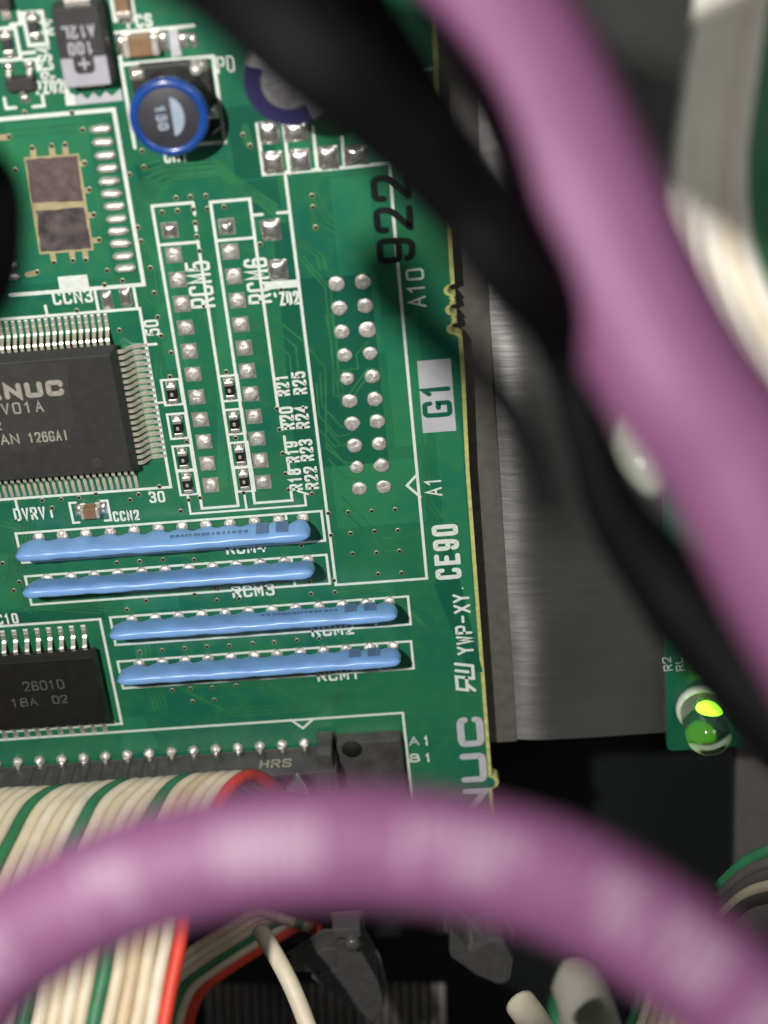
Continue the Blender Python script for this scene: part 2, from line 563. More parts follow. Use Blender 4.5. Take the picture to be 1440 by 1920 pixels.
def write(mb, s, start, along, up, w, stroke, gap=0.32, mapping=None):
    """lay the string s from start, its whole length along the vector along, letter height up (board mm)"""
    n = len(s)
    la, lu = math.hypot(*along), math.hypot(*up)
    gp = gap * 0.55 * la / n                                  # clear space between letters, mm
    cw = max(.12, (la - stroke - (n - 1) * (gp + stroke)) / n) / la
    adv = cw + (gp + stroke) / la
    ins, hin = stroke / 2 / la, stroke / 2 / lu
    for i, ch in enumerate(s):
        for st in GL.get(ch, []):
            mode = ''
            if st[0] in ('s', 'c'):
                mode, st = st[0], st[1:]
            p = chaikin(list(st), mode == 'c') if mode else list(st)
            x0 = ins + i * adv
            q = []
            for (x, y) in p:
                a = x0 + x * cw
                y = hin + y * (1 - 2 * hin)
                q.append((start[0] + along[0] * a + up[0] * y, start[1] + along[1] * a + up[1] * y))
            ZC[0] = (ZC[0] + 1) % 29
            mb.strip(q, stroke, w + ZC[0] * 0.00038, closed=(mode == 'c'))
    return mb


# ------------------------------------------------------------------ THE BOARD
EDGE = 11.72
board = thing('circuit_board', 'large green printed circuit board filled with white legend and solder joints', 'circuit board', (-16, 5, 0))
BO = (-16, 5, 0)

# laminate: outline with the bitten break-off tab on the right edge, 1.6 mm thick
def edge_outline():
    p = [(-62, -62), (EDGE - .25, -62), (EDGE - .25, -6.2)]
    y0 = uv(850, 534)[1]
    p = [(-62, -62), (EDGE - .05, -62), (EDGE - .05, y0 - .1)]
    for k in range(3):
        c = y0 + .55 + k * 2.05
        for t in range(9):
            a = -math.pi / 2 + math.pi * t / 8
            p.append((EDGE - .05 - .72 * math.cos(a), c + .62 * math.sin(a)))
        if k < 2:
            p += [(EDGE - .30, c + .75), (EDGE - .12, c + 1.05), (EDGE - .35, c + 1.35)]
    p += [(EDGE + .32, c + .9), (EDGE + .32, c + 5), (EDGE + .05, c + 16), (EDGE, 50.0)]
    p += [(EDGE + .55, 50.3), (EDGE + .75, 50.8), (EDGE + .55, 51.5), (EDGE - .1, 51.9), (EDGE - .1, 58.5), (-62, 58.5)]
    return p


OUT = edge_outline()
lam = MB().prism(OUT, -1.6, -0.06).build('laminate', M['fr4'], board, BO)
inset = [(p[0] - (0.42 if p[0] > 5 else 0), p[1]) for p in OUT]
MB().prism(inset, -0.058, 0.0).build('solder_mask', M['mask'], board, BO)

# copper pours seen through the mask
def poly_px(*pts):
    return [tuple(q) for q in uvs(pts)]


def flat(name, polys, m, w, label=None, kind=None):
    mb = MB()
    for i, p in enumerate(polys):
        n = len(p)
        mb.add([(a, b, w + i * 0.0015) for a, b in p], [tuple(range(n))])
    return mb.build(name, m, board, BO, kind=kind, label=label)


def rect(a, b, c, d):
    return [(a, b), (c, b), (c, d), (a, d)]


flat('copper_pour', [
    poly_px((10, 232), (160, 222), (225, 520), (40, 530)),
    poly_px((276, 470), (318, 466), (352, 690), (312, 694)),
    poly_px((618, 335), (690, 330), (735, 660), (650, 664)),
    rect(4.4, -8, 7.8, 6.5), rect(8.6, 4, 11.2, 30), rect(-2.4, 8, 7.0, 15.6),
    poly_px((225, 1100), (330, 1093), (345, 1140), (235, 1148)),
    poly_px((225, 1345), (268, 1341), (300, 1405), (228, 1408)),
    poly_px((0, 1040), (25, 1040), (45, 1140), (0, 1146)),
    poly_px((405, 500), (420, 499), (470, 910), (408, 916)),
], M['pour'], 0.004, kind='stuff')
flat('inner_plane', [
    poly_px((455, 340), (520, 336), (530, 395), (470, 398)),
    poly_px((250, 310), (395, 300), (430, 330), (262, 340)),
    rect(-3.4, -12.6, 3.6, 8.2), rect(-40, 23.2, -28.6, 25), rect(-8, -30, -4, -23),
    poly_px((510, 420), (540, 420), (600, 900), (560, 905)),
    poly_px((840, 1000), (905, 1260), (880, 1262), (815, 1100)),
], M['deep'], 0.010, kind='stuff')

# traces under the mask
tr = MB()
tz = [0.018]


def trace(pts, n=1, step=(0, 0), width=0.22):
    q = uvs(pts, snap=False)
    for k in range(n):
        tz[0] = 0.018 + ((tz[0] - 0.018 + 0.00031) % 0.0119)
        tr.strip([(a + step[0] * k, b + step[1] * k) for a, b in q], width, tz[0])


trace([(262, 312), (300, 300), (395, 292), (440, 330), (520, 385)], 4, (0.15, 0.55))
trace([(262, 360), (285, 325), (300, 318), (400, 310), (430, 335), (505, 398)], 3, (0.5, 0.5))
trace([(238, 400), (262, 345), (275, 330)], 4, (0.6, 0.35))
trace([(455, 560), (500, 585), (570, 640), (610, 690), (612, 840), (650, 870)], 1)
trace([(470, 600), (520, 620), (555, 650), (560, 700)], 4, (-0.75, 0.85))
trace([(560, 480), (610, 540), (625, 690), (640, 760), (690, 690)], 2, (0.5, 0.1))
trace([(545, 445), (595, 480), (600, 505)], 2, (0.6, 0))
trace([(610, 800), (640, 835), (665, 838)], 3, (0, 1.9))
trace([(610, 590), (622, 640), (626, 740), (655, 752)], 2, (0.5, 0))
trace([(690, 640), (668, 665), (672, 690), (640, 695)], 1)
trace([(420, 540), (430, 610), (480, 612)], 1)
trace([(360, 480), (410, 700), (430, 910)], 2, (0.6, 0))
trace([(0, 985), (30, 990), (12, 1090), (50, 1140), (190, 1150)], 5, (0.55, -0.35))
trace([(60, 905), (64, 935)], 6, (-0.9, 0.05), .3)
trace([(0, 1080), (30, 1130), (60, 1150)], 3, (0.6, -0.2))
trace([(645, 1285), (605, 1340), (590, 1350)], 2, (0.5, 0), .35)
trace([(245, 1150), (260, 1250), (290, 1330)], 4, (0.5, 0))
trace([(330, 1285), (420, 1330), (560, 1320)], 3, (0.5, 0.5))
trace([(280, 640), (296, 655), (292, 700), (300, 720)], 2, (0.5, 0))
trace([(310, 900), (330, 950), (420, 948)], 1)
trace([(590, 360), (585, 385), (592, 430)], 1, width=.55)
trace([(460, 240), (466, 268)], 1, width=.8)
trace([(640, 480), (705, 476)], 1)
trace([(200, 1040), (330, 1030), (420, 1085)], 3, (1.5, 0.4), .3)
trace([(260, 1105), (420, 1095), (520, 1130)], 3, (1.2, 0.35), .3)
trace([(630, 1110), (720, 1100), (800, 1180)], 2, (0.6, 0.4), .3)
trace([(20, 245), (150, 232), (200, 250)], 2, (0.3, .6))
trace([(180, 300), (170, 340), (185, 440), (205, 470)], 3, (0.45, 0), .2)
trace([(262, 470), (275, 560), (300, 580), (310, 640)], 4, (0.45, -.1), .2)
trace([(600, 700), (604, 760), (640, 800), (660, 795)], 3, (-.45, 1.1), .2)
trace([(640, 930), (720, 1010), (790, 1000)], 2, (0, 1.6), .2)
trace([(560, 340), (600, 420), (680, 470), (740, 560)], 3, (0.5, -.3), .2)
trace([(330, 1270), (480, 1262), (560, 1310), (700, 1300)], 4, (0.3, 0.5), .2)
trace([(800, 820), (808, 940), (830, 970)], 2, (-.5, 0), .2)
trace([(100, 1075), (240, 1066)], 5, (1.1, .02), .2)
trace([(285, 1165), (300, 1240)], 9, (2.54, 0), .2)
tr.build('copper_traces', M['trace'], board, BO, kind='stuff')


# ------------------------------------------------------------------ legend print
def outline(pts, width=0.30, closed=False, m='silk', name='printed_outline', snap=True, w=0.034):
    ZC[0] = (ZC[0] + 1) % 29
    groups = pts if isinstance(pts[0][0], (tuple, list)) else [pts]
    for g in groups:
        ZC[0] = (ZC[0] + 1) % 29
        o = MB().strip(uvs(g, snap=snap), width, w + ZC[0] * 0.00038, closed=closed).build(name, M[m], board, BO)
    return o


def outline_mm(pts, width=0.30, closed=True, name='printed_outline', extra=()):
    ZC[0] = (ZC[0] + 1) % 29
    mb = MB().strip(pts, width, 0.034 + ZC[0] * 0.00038, closed=closed)
    for e in extra:
        ZC[0] = (ZC[0] + 1) % 29
        mb.strip(e, width, 0.034 + ZC[0] * 0.00038, cap=False)
    return mb.build(name, M['silk'], board, BO)


def legend(s, p0, p1, height, stroke=0.30, m='silk', gap=0.32, w=0.046, name='printed_text', label=None):
    """text whose baseline runs on the board from photo pixel p0 to p1"""
    a, b = uv(*p0), uv(*p1)
    d = [b[0] - a[0], b[1] - a[1]]
    if abs(d[0]) < 0.2 * abs(d[1]):
        d[0] = 0.0
    if abs(d[1]) < 0.2 * abs(d[0]):
        d[1] = 0.0
    l = math.hypot(*d)
    up = (d[1] / l * height, -d[0] / l * height)
    mb = write(MB(), s, a, d, up, w, stroke, gap)
    return mb.build(name, M[m], board, BO, label=label or 'legend reading ' + s.replace("'", ''))


# footprint without a chip, upper left
outline([(-40, 227), (213, 204), (271, 533), (20, 551)], 0.40)
outline([(0, 599), (262, 579), (318, 913), (0, 937)], 0.30)
outline([[(177, 541), (184, 585)], [(250, 535), (260, 579)], [(85, 573), (89, 591)], [(277, 646), (293, 645)], [(29, 937), (33, 954)]], 0.28)
MB().prism(poly_px((108, 519), (163, 514), (168, 538), (112, 543)), 0.0, 0.03).build('printed_block', M['silk'], board, BO)
legend('CCN3', (101, 572), (176, 565), 1.45, 0.26)
legend('50', (301, 628), (297, 598), 1.45, 0.24)
legend('30', (281, 943), (311, 940), 1.35, 0.24)
legend('DVRV', (29, 977), (88, 971), 1.55, 0.24)
legend('i', (94, 971), (103, 970), 1.6, 0.24)
legend('CCN2', (214, 978), (263, 974), 1.25, 0.23)
outline([[(142, 942), (130, 943), (138, 980), (149, 979)], [(189, 939), (201, 938), (208, 975), (197, 976)]], 0.26)
legend('IC10', (-18, 1172), (36, 1167), 1.35, 0.24)
outline([(-30, 1176), (187, 1158), (223, 1357), (-30, 1376)], 0.30)
# connector outline with its arrow, lower middle
outline([(-30, 1389), (755, 1334), (772, 1500)], 0.28)
outline([(545, 1349), (568, 1365), (588, 1347)], 0.26, snap=False)
legend('A', (767, 1398), (787, 1397), 1.25, 0.20, 'silkgrey')
legend('1', (795, 1398), (806, 1397), 1.4, 0.22)
legend('B', (769, 1429), (788, 1428), 1.2, 0.20)
legend('1', (798, 1429), (809, 1428), 1.3, 0.22)
# long legend lines round the upper and the right connector footprint
outline([(728, 300), (741, 490), (803, 1084), (630, 1097), (540, 328)], 0.30)
outline([(783, 888), (763, 910), (788, 931)], 0.28, snap=False)
outline([(640, -40), (732, 48), (733, 90)], 0.28, snap=False)
outline([(760, 132), (812, 130)], 0.2)
legend('A10', (800, 575), (794, 502), 1.75, 0.22)
legend('A1', (830, 929), (826, 893), 1.75, 0.22)
MB().prism(poly_px((782, 677), (845, 673), (856, 807), (793, 811)), 0.0, 0.030).build('printed_block', M['silkgrey'], board, BO, label='pale block with green G1 on it')
legend('G1', (849, 780), (845, 712), 3.0, 0.52, 'deep', 0.30)
legend('CE90', (866, 1084), (861, 981), 2.75, 0.52, gap=0.42)
legend('YWP-XY', (889, 1226), (876, 1112), 1.85, 0.30, gap=0.30)
legend('.', (870, 1104), (868, 1100), 0.3, 0.2)
legend('FANUC', (929, 1656), (904, 1342), 3.0, 0.82, 'silkgrey', 0.36, label='large maker name running up the board edge')
# recognition mark: a reversed R joined to a U, slanted
um, un = uv(890, 1292), uv(887, 1244)
ul = MB()
uh, ulen = 1.9, un[1] - um[1]
def ulp(x, y):
    return (um[0] - uh * y + 0.0, um[1] + ulen * (x + .12 * (y - .5)))
for i, st in enumerate([[(.48, .0), (.48, 1), (.0, 1), (.0, .42), (.48, .42)], [(.22, .42), (.02, 0)], [(.48, .02), (.98, .02), (.98, 1)], [(.72, .3), (.72, 1)]]):
    ul.strip([ulp(*p) for p in st], 0.36, 0.046 + i * .0012)
ul.build('printed_emblem', M['silk'], board, BO, label='white recognition mark of a reversed letter joined to a U')
legend('922', (781, 490), (762, 325), 3.7, 0.62, 'ink', 0.30, w=0.062, name='ink_stamp', label='black ink stamp reading 922')
# rows of solder lands in the middle
outline([(285, 386), (377, 943), (379, 953), (447, 946)], 0.30)
outline([[(285, 386), (362, 381)], [(302, 459), (372, 453)], [(362, 381), (365, 402)], [(366, 418), (368, 432)], [(371, 452), (447, 946)]], 0.30)
outline([(545, 917), (545, 938), (478, 945), (393, 379), (468, 373), (522, 763)], 0.30)
outline([[(407, 451), (475, 444)], [(526, 780), (531, 805)], [(533, 818), (537, 845)], [(539, 858), (543, 888)]], 0.28)
outline([[(352, 930), (358, 963), (574, 949), (571, 928)], [(458, 925), (461, 956)], [(558, 920), (577, 926)]], 0.24)
outline([[(475, 403), (492, 402)], [(520, 399), (541, 398)], [(558, 508), (560, 520)]], 0.28)
MB().prism(poly_px((494, 529), (559, 524), (561, 538), (496, 543)), 0.0, 0.03).build('printed_block', M['silk'], board, BO)
legend('RCM5', (405, 575), (399, 487), 2.4, 0.30)
legend('RCM6', (511, 567), (505, 481), 2.3, 0.30)
legend("'ZD2", (513, 574), (562, 570), 1.45, 0.26, gap=0.2)
for s, x, y0, y1 in (('R21', 545, 741, 701), ('R25', 577, 738, 695), ('R20', 554, 804, 761), ('R24', 582, 802, 759),
                     ('R19', 563, 866, 826), ('R23', 590, 863, 822), ('R18', 569, 918, 877), ('R22', 599, 916, 873)):
    legend(s, (x, y0), (x - 3, y1), 1.42, 0.27, gap=0.30)
RB = [[(302, 711), (334, 708), (345, 759), (311, 763)], [(314, 775), (347, 773), (354, 822), (321, 825)],
      [(324, 836), (355, 834), (364, 880), (332, 884)], [(332, 884), (364, 881), (372, 925), (339, 930)],
      [(413, 702), (440, 702), (450, 752), (420, 755)], [(419, 767), (450, 765), (461, 814), (429, 817)],
      [(429, 831), (464, 828), (472, 873), (437, 876)], [(437, 877), (472, 874), (478, 920), (445, 924)]]
RES = []
for b in RB:
    q = [uv(*p) for p in b]
    cu, cv = sum(p[0] for p in q) / 4, sum(p[1] for p in q) / 4
    RES.append((cu, cv))
    outline_mm(rect(cu - .92, cv - 1.42, cu + .92, cv + 1.38), 0.24)
outline([(297, 755), (311, 753)], 0.22)
# boxes of the four upright networks
NET = [('RCM4', -36.2, 13.36, 14.05, (425, 1040), (500, 1034), 1.5), ('RCM3', -36.25, 18.72, 19.25, (437, 1121), (516, 1115), -12.0),
       ('RCM2', -28.1, 24.67, 25.2, (585, 1194), (665, 1188), -10.0), ('RCM1', -28.25, 30.5, 31.0, (596, 1278), (676, 1271), -9.0)]
for s, u0, v0, vp, p0, p1, lean in NET:
    x1, y1 = u0 + 32.3, v0 + 3.62
    outline_mm(rect(u0, v0, x1, y1), 0.27, extra=[[(x1 - 3.75, v0 + .14), (x1 - 3.75, v0 + .75)], [(x1 - 3.75, y1 - .14), (x1 - 3.75, y1 - .8)]])
    legend(s, p0, p1, 1.55, 0.27, 'silk')
# upper left
outline([(253, 277), (228, 121), (399, 103), (421, 266), (340, 274)], 0.34)
outline([(399, 250), (421, 232)], 0.2, snap=False)
outline([[(228, 121), (213, 62), (362, 46)]], 0.34)
MB().prism(poly_px((315, 50), (332, 48), (338, 104), (322, 108)), 0.0, 0.031).build('printed_block', M['silkgrey'], board, BO)
outline([(206, -20), (218, 38), (252, 34), (245, -20)], 0.34)
legend('CH1', (309, 306), (354, 302), 1.4, 0.24)
legend('PD', (408, 138), (441, 135), 1.5, 0.2)
legend('PCS', (239, 54), (287, 49), 1.2, 0.24)
legend('PCS4', (105, 146), (98, 84), 1.35, 0.24, gap=0.2)
legend('PZD2', (69, 178), (121, 173), 1.3, 0.24, gap=0.22)
legend('A4', (103, 66), (99, 34), 1.3, 0.24)
outline([(42, 25), (78, 22), (88, 82), (55, 86)], 0.34, closed=True)
outline([(-20, 56), (28, 52), (38, 110), (-20, 117)], 0.32)
outline([[(20, 46), (39, 43), (36, 22)], [(38, 100), (65, 96)], [(46, 113), (68, 110), (72, 132)], [(79, 178), (83, 198), (62, 200)], [(8, 184), (12, 203), (30, 202)]], 0.30)
st = [(142, 197), (231, 188), (226, 166), (210, 180), (198, 171), (187, 183), (175, 173), (164, 186), (152, 175), (140, 181)]
MB().prism([uv(*p) for p in st], 0.0, 0.031).build('printed_block', M['silkgrey'], board, BO, label='grey printed band with a saw-tooth edge')
MB().prism([uv(*p) for p in [(118, 150), (124, 150), (131, 174), (141, 178), (143, 197), (124, 198)]], 0.0, 0.029).build('printed_block', M['silk'], board, BO)
# lands box under the can capacitor
outline([(482, 232), (490, 327), (740, 306)], 0.34)
outline([[(530, 222), (540, 325)], [(586, 238), (592, 318)], [(640, 258), (645, 313)], [(482, 232), (530, 227)]], 0.30)


# ------------------------------------------------------------------ solder lands and joints on the board
def joint_mesh(r, h, jit, seed, n=14):
    q = random.Random(seed)
    mb = MB()
    prof = [(r * 1.02, 0.0), (r * .98, h * .35), (r * .80, h * .75), (r * .45, h * .98), (r * .12, h * (0.86 + .2 * q.random()))]
    mb.lathe(prof, n, jit=jit, r=q)
    mb.v = [(a + q.uniform(-.05, .05) * r, b + q.uniform(-.05, .05) * r, c * (1 + q.uniform(-.38, .2))) for a, b, c in mb.v]
    return mb


def square_joint(a, b, h, seed):
    q = random.Random(seed)
    mb = MB()
    n = 6
    vs, fs = [], []
    for j in range(n + 1):
        for i in range(n + 1):
            x, y = 2 * i / n - 1, 2 * j / n - 1
            e = max(0.0, (1 - abs(x) ** 3.0) * (1 - abs(y) ** 3.0)) ** .5
            vs.append((x * a / 2 * (1 + q.uniform(-.02, .02)), y * b / 2 * (1 + q.uniform(-.02, .02)), 0.02 + h * e * q.uniform(.75, 1.1)))
    for j in range(n):
        for i in range(n):
            k = j * (n + 1) + i
            fs.append((k, k + 1, k + n + 2, k + n + 1))
    mb.add(vs, fs, True)
    return mb


def proto(mb, name, m):
    o = mb.build(name, m, board)
    return o


def lay(protos, name, places, w=0.03, rots=(0, 1.57, 3.14, 4.71)):
    for i, (a, b) in enumerate(places):
        p = protos[i % len(protos)] if i >= len(protos) else protos[i]
        loc = (a - BO[0], b - BO[1], w)
        if i < len(protos):
            p.location = (loc[0] * S, -loc[1] * S, loc[2] * S)
            p.rotation_euler = (0, 0, 0)
        else:
            k = inst(p, name, board, loc, rnd.choice(rots))
            z = rnd.uniform(.9, 1.1) if name == 'solder_joint' else 1.0
            k.scale = (z, z * rnd.uniform(.95, 1.05), rnd.uniform(.8, 1.3))


P254 = 2.54
# connector solder joints, two columns of ten
cols = [(0.31 + c * P254, -11.83 + r * P254) for r in range(10) for c in range(2)]
protos = [proto(joint_mesh(.80, .25, .06, k), 'solder_joint', M['solder']) for k in range(5)]
lay(protos, 'solder_joint', cols)
# two columns of twelve, each on a square land
cols = [(-14.92, -18.63 + r * P254) for r in range(12)] + [(-9.47, -18.52 + r * P254) for r in range(12)]
protos = [proto(MB().box(-.8, .8, -.8, .8, 0, .03), 'solder_land', M['tin'])]
lay(protos, 'solder_land', cols, 0.02)
protos = [proto(joint_mesh(.68, .28, .09, 20 + k), 'solder_joint', M['solder']) for k in range(6)]
lay(protos, 'solder_joint', [c for i, c in enumerate(cols) if i not in (0, 12)], 0.05)
protos = [proto(square_joint(1.45, 1.5, .5, 3), 'solder_joint', M['solder_shiny'])]
lay(protos, 'solder_joint', [cols[0], cols[12]], 0.05)
# big lands
big = [(508, 431), (521, 506), (505, 248), (512, 305), (563, 300), (615, 296), (667, 292), (555, 246)]
protos = [proto(square_joint(1.95, 2.2, .55, 30 + k), 'solder_land', M['solder_shiny']) for k in range(4)]
lay(protos, 'solder_land', [uv(*p) for p in big], 0.02)
protos = [proto(square_joint(1.15, 1.95, .45, 40 + k), 'solder_land', M['solder_shiny']) for k in range(2)]
lay(protos, 'solder_land', [uv(201, 562), uv(236, 557)], 0.02)
# rows of oblong lands of the empty chip footprint
sl = [(905, 45), (1128, 1300)]
a, b = uv(188.5, 241), uv(235, 501)
q = random.Random(5)
def oblong(seed):
    g = random.Random(seed)
    mb = MB()
    path = [(x * 1.0, g.uniform(-.03, .03), .12 + .06 * g.random()) for x in (-1.05, -.7, -.3, .1, .5, .85, 1.05)]
    mb.tube(path, lambda t: .31 * (1 - abs(2 * t - 1) ** 9) ** .5 + .07, 10)
    mb.v = [(x, y, max(0, z)) for x, y, z in mb.v]
    return mb
protos = [proto(oblong(50 + k), 'oblong_land', M['solder']) for k in range(4)]
lands = [(a[0] + (b[0] - a[0]) * k / 11, a[1] + (b[1] - a[1]) * k / 11) for k in range(12)]
lands += [(x - 11.2, y) for x, y in lands]
lay(protos, 'oblong_land', lands, 0.0, (0, math.pi))
# the two tarnished heat lands on bare laminate
def rough_quad(pts, amp, seed, w0, w1):
    g = random.Random(seed)
    q = [uv(*p) for p in pts]
    out = []
    for i in range(4):
        a, b = q[i], q[(i + 1) % 4]
        for k in range(7):
            t = k / 7
            out.append((a[0] + (b[0] - a[0]) * t + g.uniform(-amp, amp), a[1] + (b[1] - a[1]) * t + g.uniform(-amp, amp)))
    return MB().prism(out, w0, w1)
MB().prism([uv(*p) for p in [(45, 295), (148, 288), (176, 469), (74, 477)]], 0.0, 0.02).build('heat_land_margin', M['tan'], board, BO)
rough_quad([(49, 299), (144, 292), (155, 375), (61, 380)], .06, 3, 0.02, 0.11).build('heat_land', M['tarnish'], board, BO, label='brown tarnished upper heat land')
rough_quad([(69, 396), (157, 388), (171, 465), (77, 471)], .06, 4, 0.02, 0.11).build('heat_land', M['tarnish2'], board, BO, label='dark tarnished lower heat land')
fing = MB()
for x, y, x2, y2 in ((62, 280, 63, 296), (97, 276, 99, 292), (122, 275, 124, 290), (158, 306, 145, 307), (168, 356, 154, 357), (176, 403, 163, 404), (185, 450, 171, 451),
                     (101, 490, 98, 472), (137, 487, 134, 470), (161, 486, 159, 469), (14, 257, 0, 258), (68, 511, 52, 515)):
    fing.strip([uv(x, y), uv(x2, y2)], 0.55, 0.022)
fing.build('copper_fingers', M['tan'], board, BO, kind='stuff')

# vias: tinned ring round a drilled hole
VIA = [(60, 277), (97, 273), (122, 271), (30, 318), (159, 305), (168, 355), (176, 402), (186, 449), (101, 492), (137, 488), (161, 487), (70, 510), (17, 256), (155, 243),
       (243, 327), (270, 313), (266, 283), (259, 426), (265, 452), (282, 502), (289, 549), (201, 507), (196, 534), (230, 526),
       (330, 371), (357, 369), (386, 367), (304, 398), (333, 395), (362, 392), (389, 391), (420, 388), (366, 418), (369, 443), (374, 470),
       (296, 594), (302, 629), (321, 661), (224, 619), (144, 582), (319, 706), (350, 828), (424, 697), (442, 821), (457, 924), (354, 937), (375, 933), (541, 918), (535, 888), (530, 850), (524, 805), (519, 766), (585, 926), (579, 886),
       (488, 458), (527, 543), (585, 367), (587, 388), (592, 426), (456, 253), (469, 273),
       (299, 912), (281, 924), (244, 937), (260, 927), (180, 926), (148, 933), (115, 936), (79, 938), (98, 952), (339, 958),
       (5, 1056), (36, 1091), (26, 1107), (219, 1055), (262, 1052), (306, 1049), (364, 1049), (238, 1143), (274, 1126), (365, 1114), (409, 1104), (407, 1125), (448, 1122), (405, 1104), (497, 1102), (565, 1023), (580, 1091), (583, 1113), (626, 1088), (628, 1110), (616, 962), (621, 1003),
       (262, 1222), (304, 1219), (346, 1215), (388, 1212), (430, 1210), (474, 1206), (514, 1204), (557, 1200), (598, 1197),
       (323, 1294), (357, 1291), (398, 1289), (443, 1285), (361, 1315), (402, 1312), (212, 1354), (161, 1368),
       (653, 960), (697, 958), (741, 955), (657, 1000), (702, 996), (746, 994), (661, 1038), (706, 1036), (749, 1033), (709, 1076), (753, 1074), (135, 211), (46, 211)]
ring, hole = MB(), MB()
for i, p in enumerate(VIA):
    c = uv(*p)
    n = 14
    vs = [(c[0] + r * math.cos(2 * math.pi * k / n), c[1] + r * math.sin(2 * math.pi * k / n), z) for r, z in ((.27, .02), (.245, .05), (.17, .055)) for k in range(n)]
    ring.add(vs, [(j * n + k, j * n + (k + 1) % n, (j + 1) * n + (k + 1) % n, (j + 1) * n + k) for j in range(2) for k in range(n)], True)
    hole.add([(c[0] + .175 * math.cos(2 * math.pi * k / n), c[1] + .175 * math.sin(2 * math.pi * k / n), .050) for k in range(n)], [tuple(range(n))])
ring.build('via_rings', M['viaring'], board, BO, kind='stuff', recalc=False)
hole.build('via_holes', M['hole'], board, BO, kind='stuff')


# ------------------------------------------------------------------ parts shared by the chips
def gull(out, drop, width, thick=.16, foot=.75, stand=.45):
    """a bent lead that leaves the body along +u, falls and ends in a flat foot"""
    pr = [(0, drop), (stand, drop), (stand + .18, drop - .10), (out - foot - .20, .26), (out - foot, .12), (out, .10)]
    mb = MB()
    vs, fs = [], []
    for (d, w) in pr:
        vs += [(d, -width / 2, w + thick / 2), (d, width / 2, w + thick / 2), (d, width / 2, w - thick / 2), (d, -width / 2, w - thick / 2)]
    for i in range(len(pr) - 1):
        for k in range(4):
            fs.append((i * 4 + k, i * 4 + (k + 1) % 4, (i + 1) * 4 + (k + 1) % 4, (i + 1) * 4 + k))
    fs += [(0, 1, 2, 3), tuple(len(vs) - 4 + k for k in range(4))]
    mb.add(vs, fs, False)
    return mb


def chip_body(u0, u1, v0, v1, wb, wm, wt, draft):
    vs = []
    for w, d in ((wb, draft), (wm - .05, 0), (wm + .05, 0), (wt, draft)):
        vs += [(u0 + d, v0 + d, w), (u1 - d, v0 + d, w), (u1 - d, v1 - d, w), (u0 + d, v1 - d, w)]
    fs = [(0, 1, 2, 3), (12, 13, 14, 15)]
    for j in range(3):
        for k in range(4):
            fs.append((j * 4 + k, j * 4 + (k + 1) % 4, j * 4 + 4 + (k + 1) % 4, j * 4 + 4 + k))
    return MB().add(vs, fs)


def kid(parent, name):
    for ch in parent.children:
        if ch.name.split('.')[0] == name:
            return ch
    return parent


def mark_on(parent, origin, s, start, along, up, w, stroke, m, gap=.3, name='marking', label=None):
    mb = write(MB(), s, start, along, up, w, stroke, gap)
    host = parent if parent.type == 'MESH' else kid(parent, 'top_disc' if name == 'turned' else 'body')
    return mb.build(name, M[m], host, origin, label=label)


# ------------------------------------------------------------------ large flat chip
q0 = (-32.1, -0.75, 0)
qfp = thing('flat_chip', 'large dark grey square chip with fine leads and maker name, left of the board', 'chip', q0)
chip_body(-42.1, -21.75, -7.85, 6.2,   .25, 1.25, 2.45, .55).build('body', M['epoxy'], qfp, q0, bevel=.07)
g = gull(2.15, 1.15, .35)
first = g.build('lead', M['lead'], qfp)
n = 0
def put_lead(first, parent, o, u, v, rot, n):
    loc = (u - o[0], v - o[1], 0)
    if n == 0:
        first.location = (loc[0] * S, -loc[1] * S, 0)
        first.rotation_euler = (0, 0, rot)
    else:
        inst(first, 'lead', parent, loc, rot)
for k in range(20):
    put_lead(first, qfp, q0, -21.78, -0.75 + (k - 9.5) * .655, 0, n); n += 1
for k in range(22):
    put_lead(first, qfp, q0, -22.55 - k * .655, -7.82, math.pi / 2, n); n += 1
for k in range(26):
    put_lead(first, qfp, q0, -22.55 - k * .655, 6.17, -math.pi / 2, n); n += 1
# solder fillets on the land of each lead
fil = MB().box(-.48, .48, -.19, .19, 0.0, .10, (.12, .05)).build('lead_solder', M['solder'], qfp)
n = 0
for k in range(20):
    loc = (-19.45 - q0[0], -0.75 + (k - 9.5) * .655 - q0[1], .03)
    if n == 0: fil.location = (loc[0] * S, -loc[1] * S, loc[2] * S)
    else: inst(fil, 'lead_solder', qfp, loc)
    n += 1
for k in range(22):
    inst(fil, 'lead_solder', qfp, (-22.55 - k * .655 - q0[0], -10.2 - q0[1], .03), math.pi / 2)
for k in range(26):
    inst(fil, 'lead_solder', qfp, (-22.55 - k * .655 - q0[0], 8.5 - q0[1], .03), math.pi / 2)
T = 2.458
def top(x, y):
    return uv(x, y, T)
MB().add([(*top(x, y), T - .002) for x, y in ((-90, 690), (40, 683), (118, 679), (126, 690), (129, 728), (136, 760), (139, 800), (128, 813), (114, 815), (108, 826), (72, 838), (64, 848), (40, 845), (-90, 860))], [tuple(range(14))]).build('print_patch', M['epoxy_side'], kid(qfp, 'body'), q0)
c = top(122, 741)
a0 = top(-66, 761)
mark_on(qfp, q0, 'FANUC', (a0[0], c[1]), (c[0] - a0[0], 0), (0, -1.72), T, .52, 'laser', .30, 'maker_name')
c = top(83, 772); a0 = top(5, 778)
mark_on(qfp, q0, 'V01A', (a0[0], c[1]), (c[0] - a0[0], 0), (0, -1.25), T, .17, 'laser', .55)
c = top(4, 806); a0 = top(-12, 807)
mark_on(qfp, q0, '2', (a0[0], c[1]), (c[0] - a0[0], 0), (0, -1.0), T, .16, 'laser')
c = top(38, 832); a0 = top(-55, 838)
mark_on(qfp, q0, 'JAPAN', (a0[0], c[1]), (c[0] - a0[0], 0), (0, -1.18), T, .17, 'laser', .3)
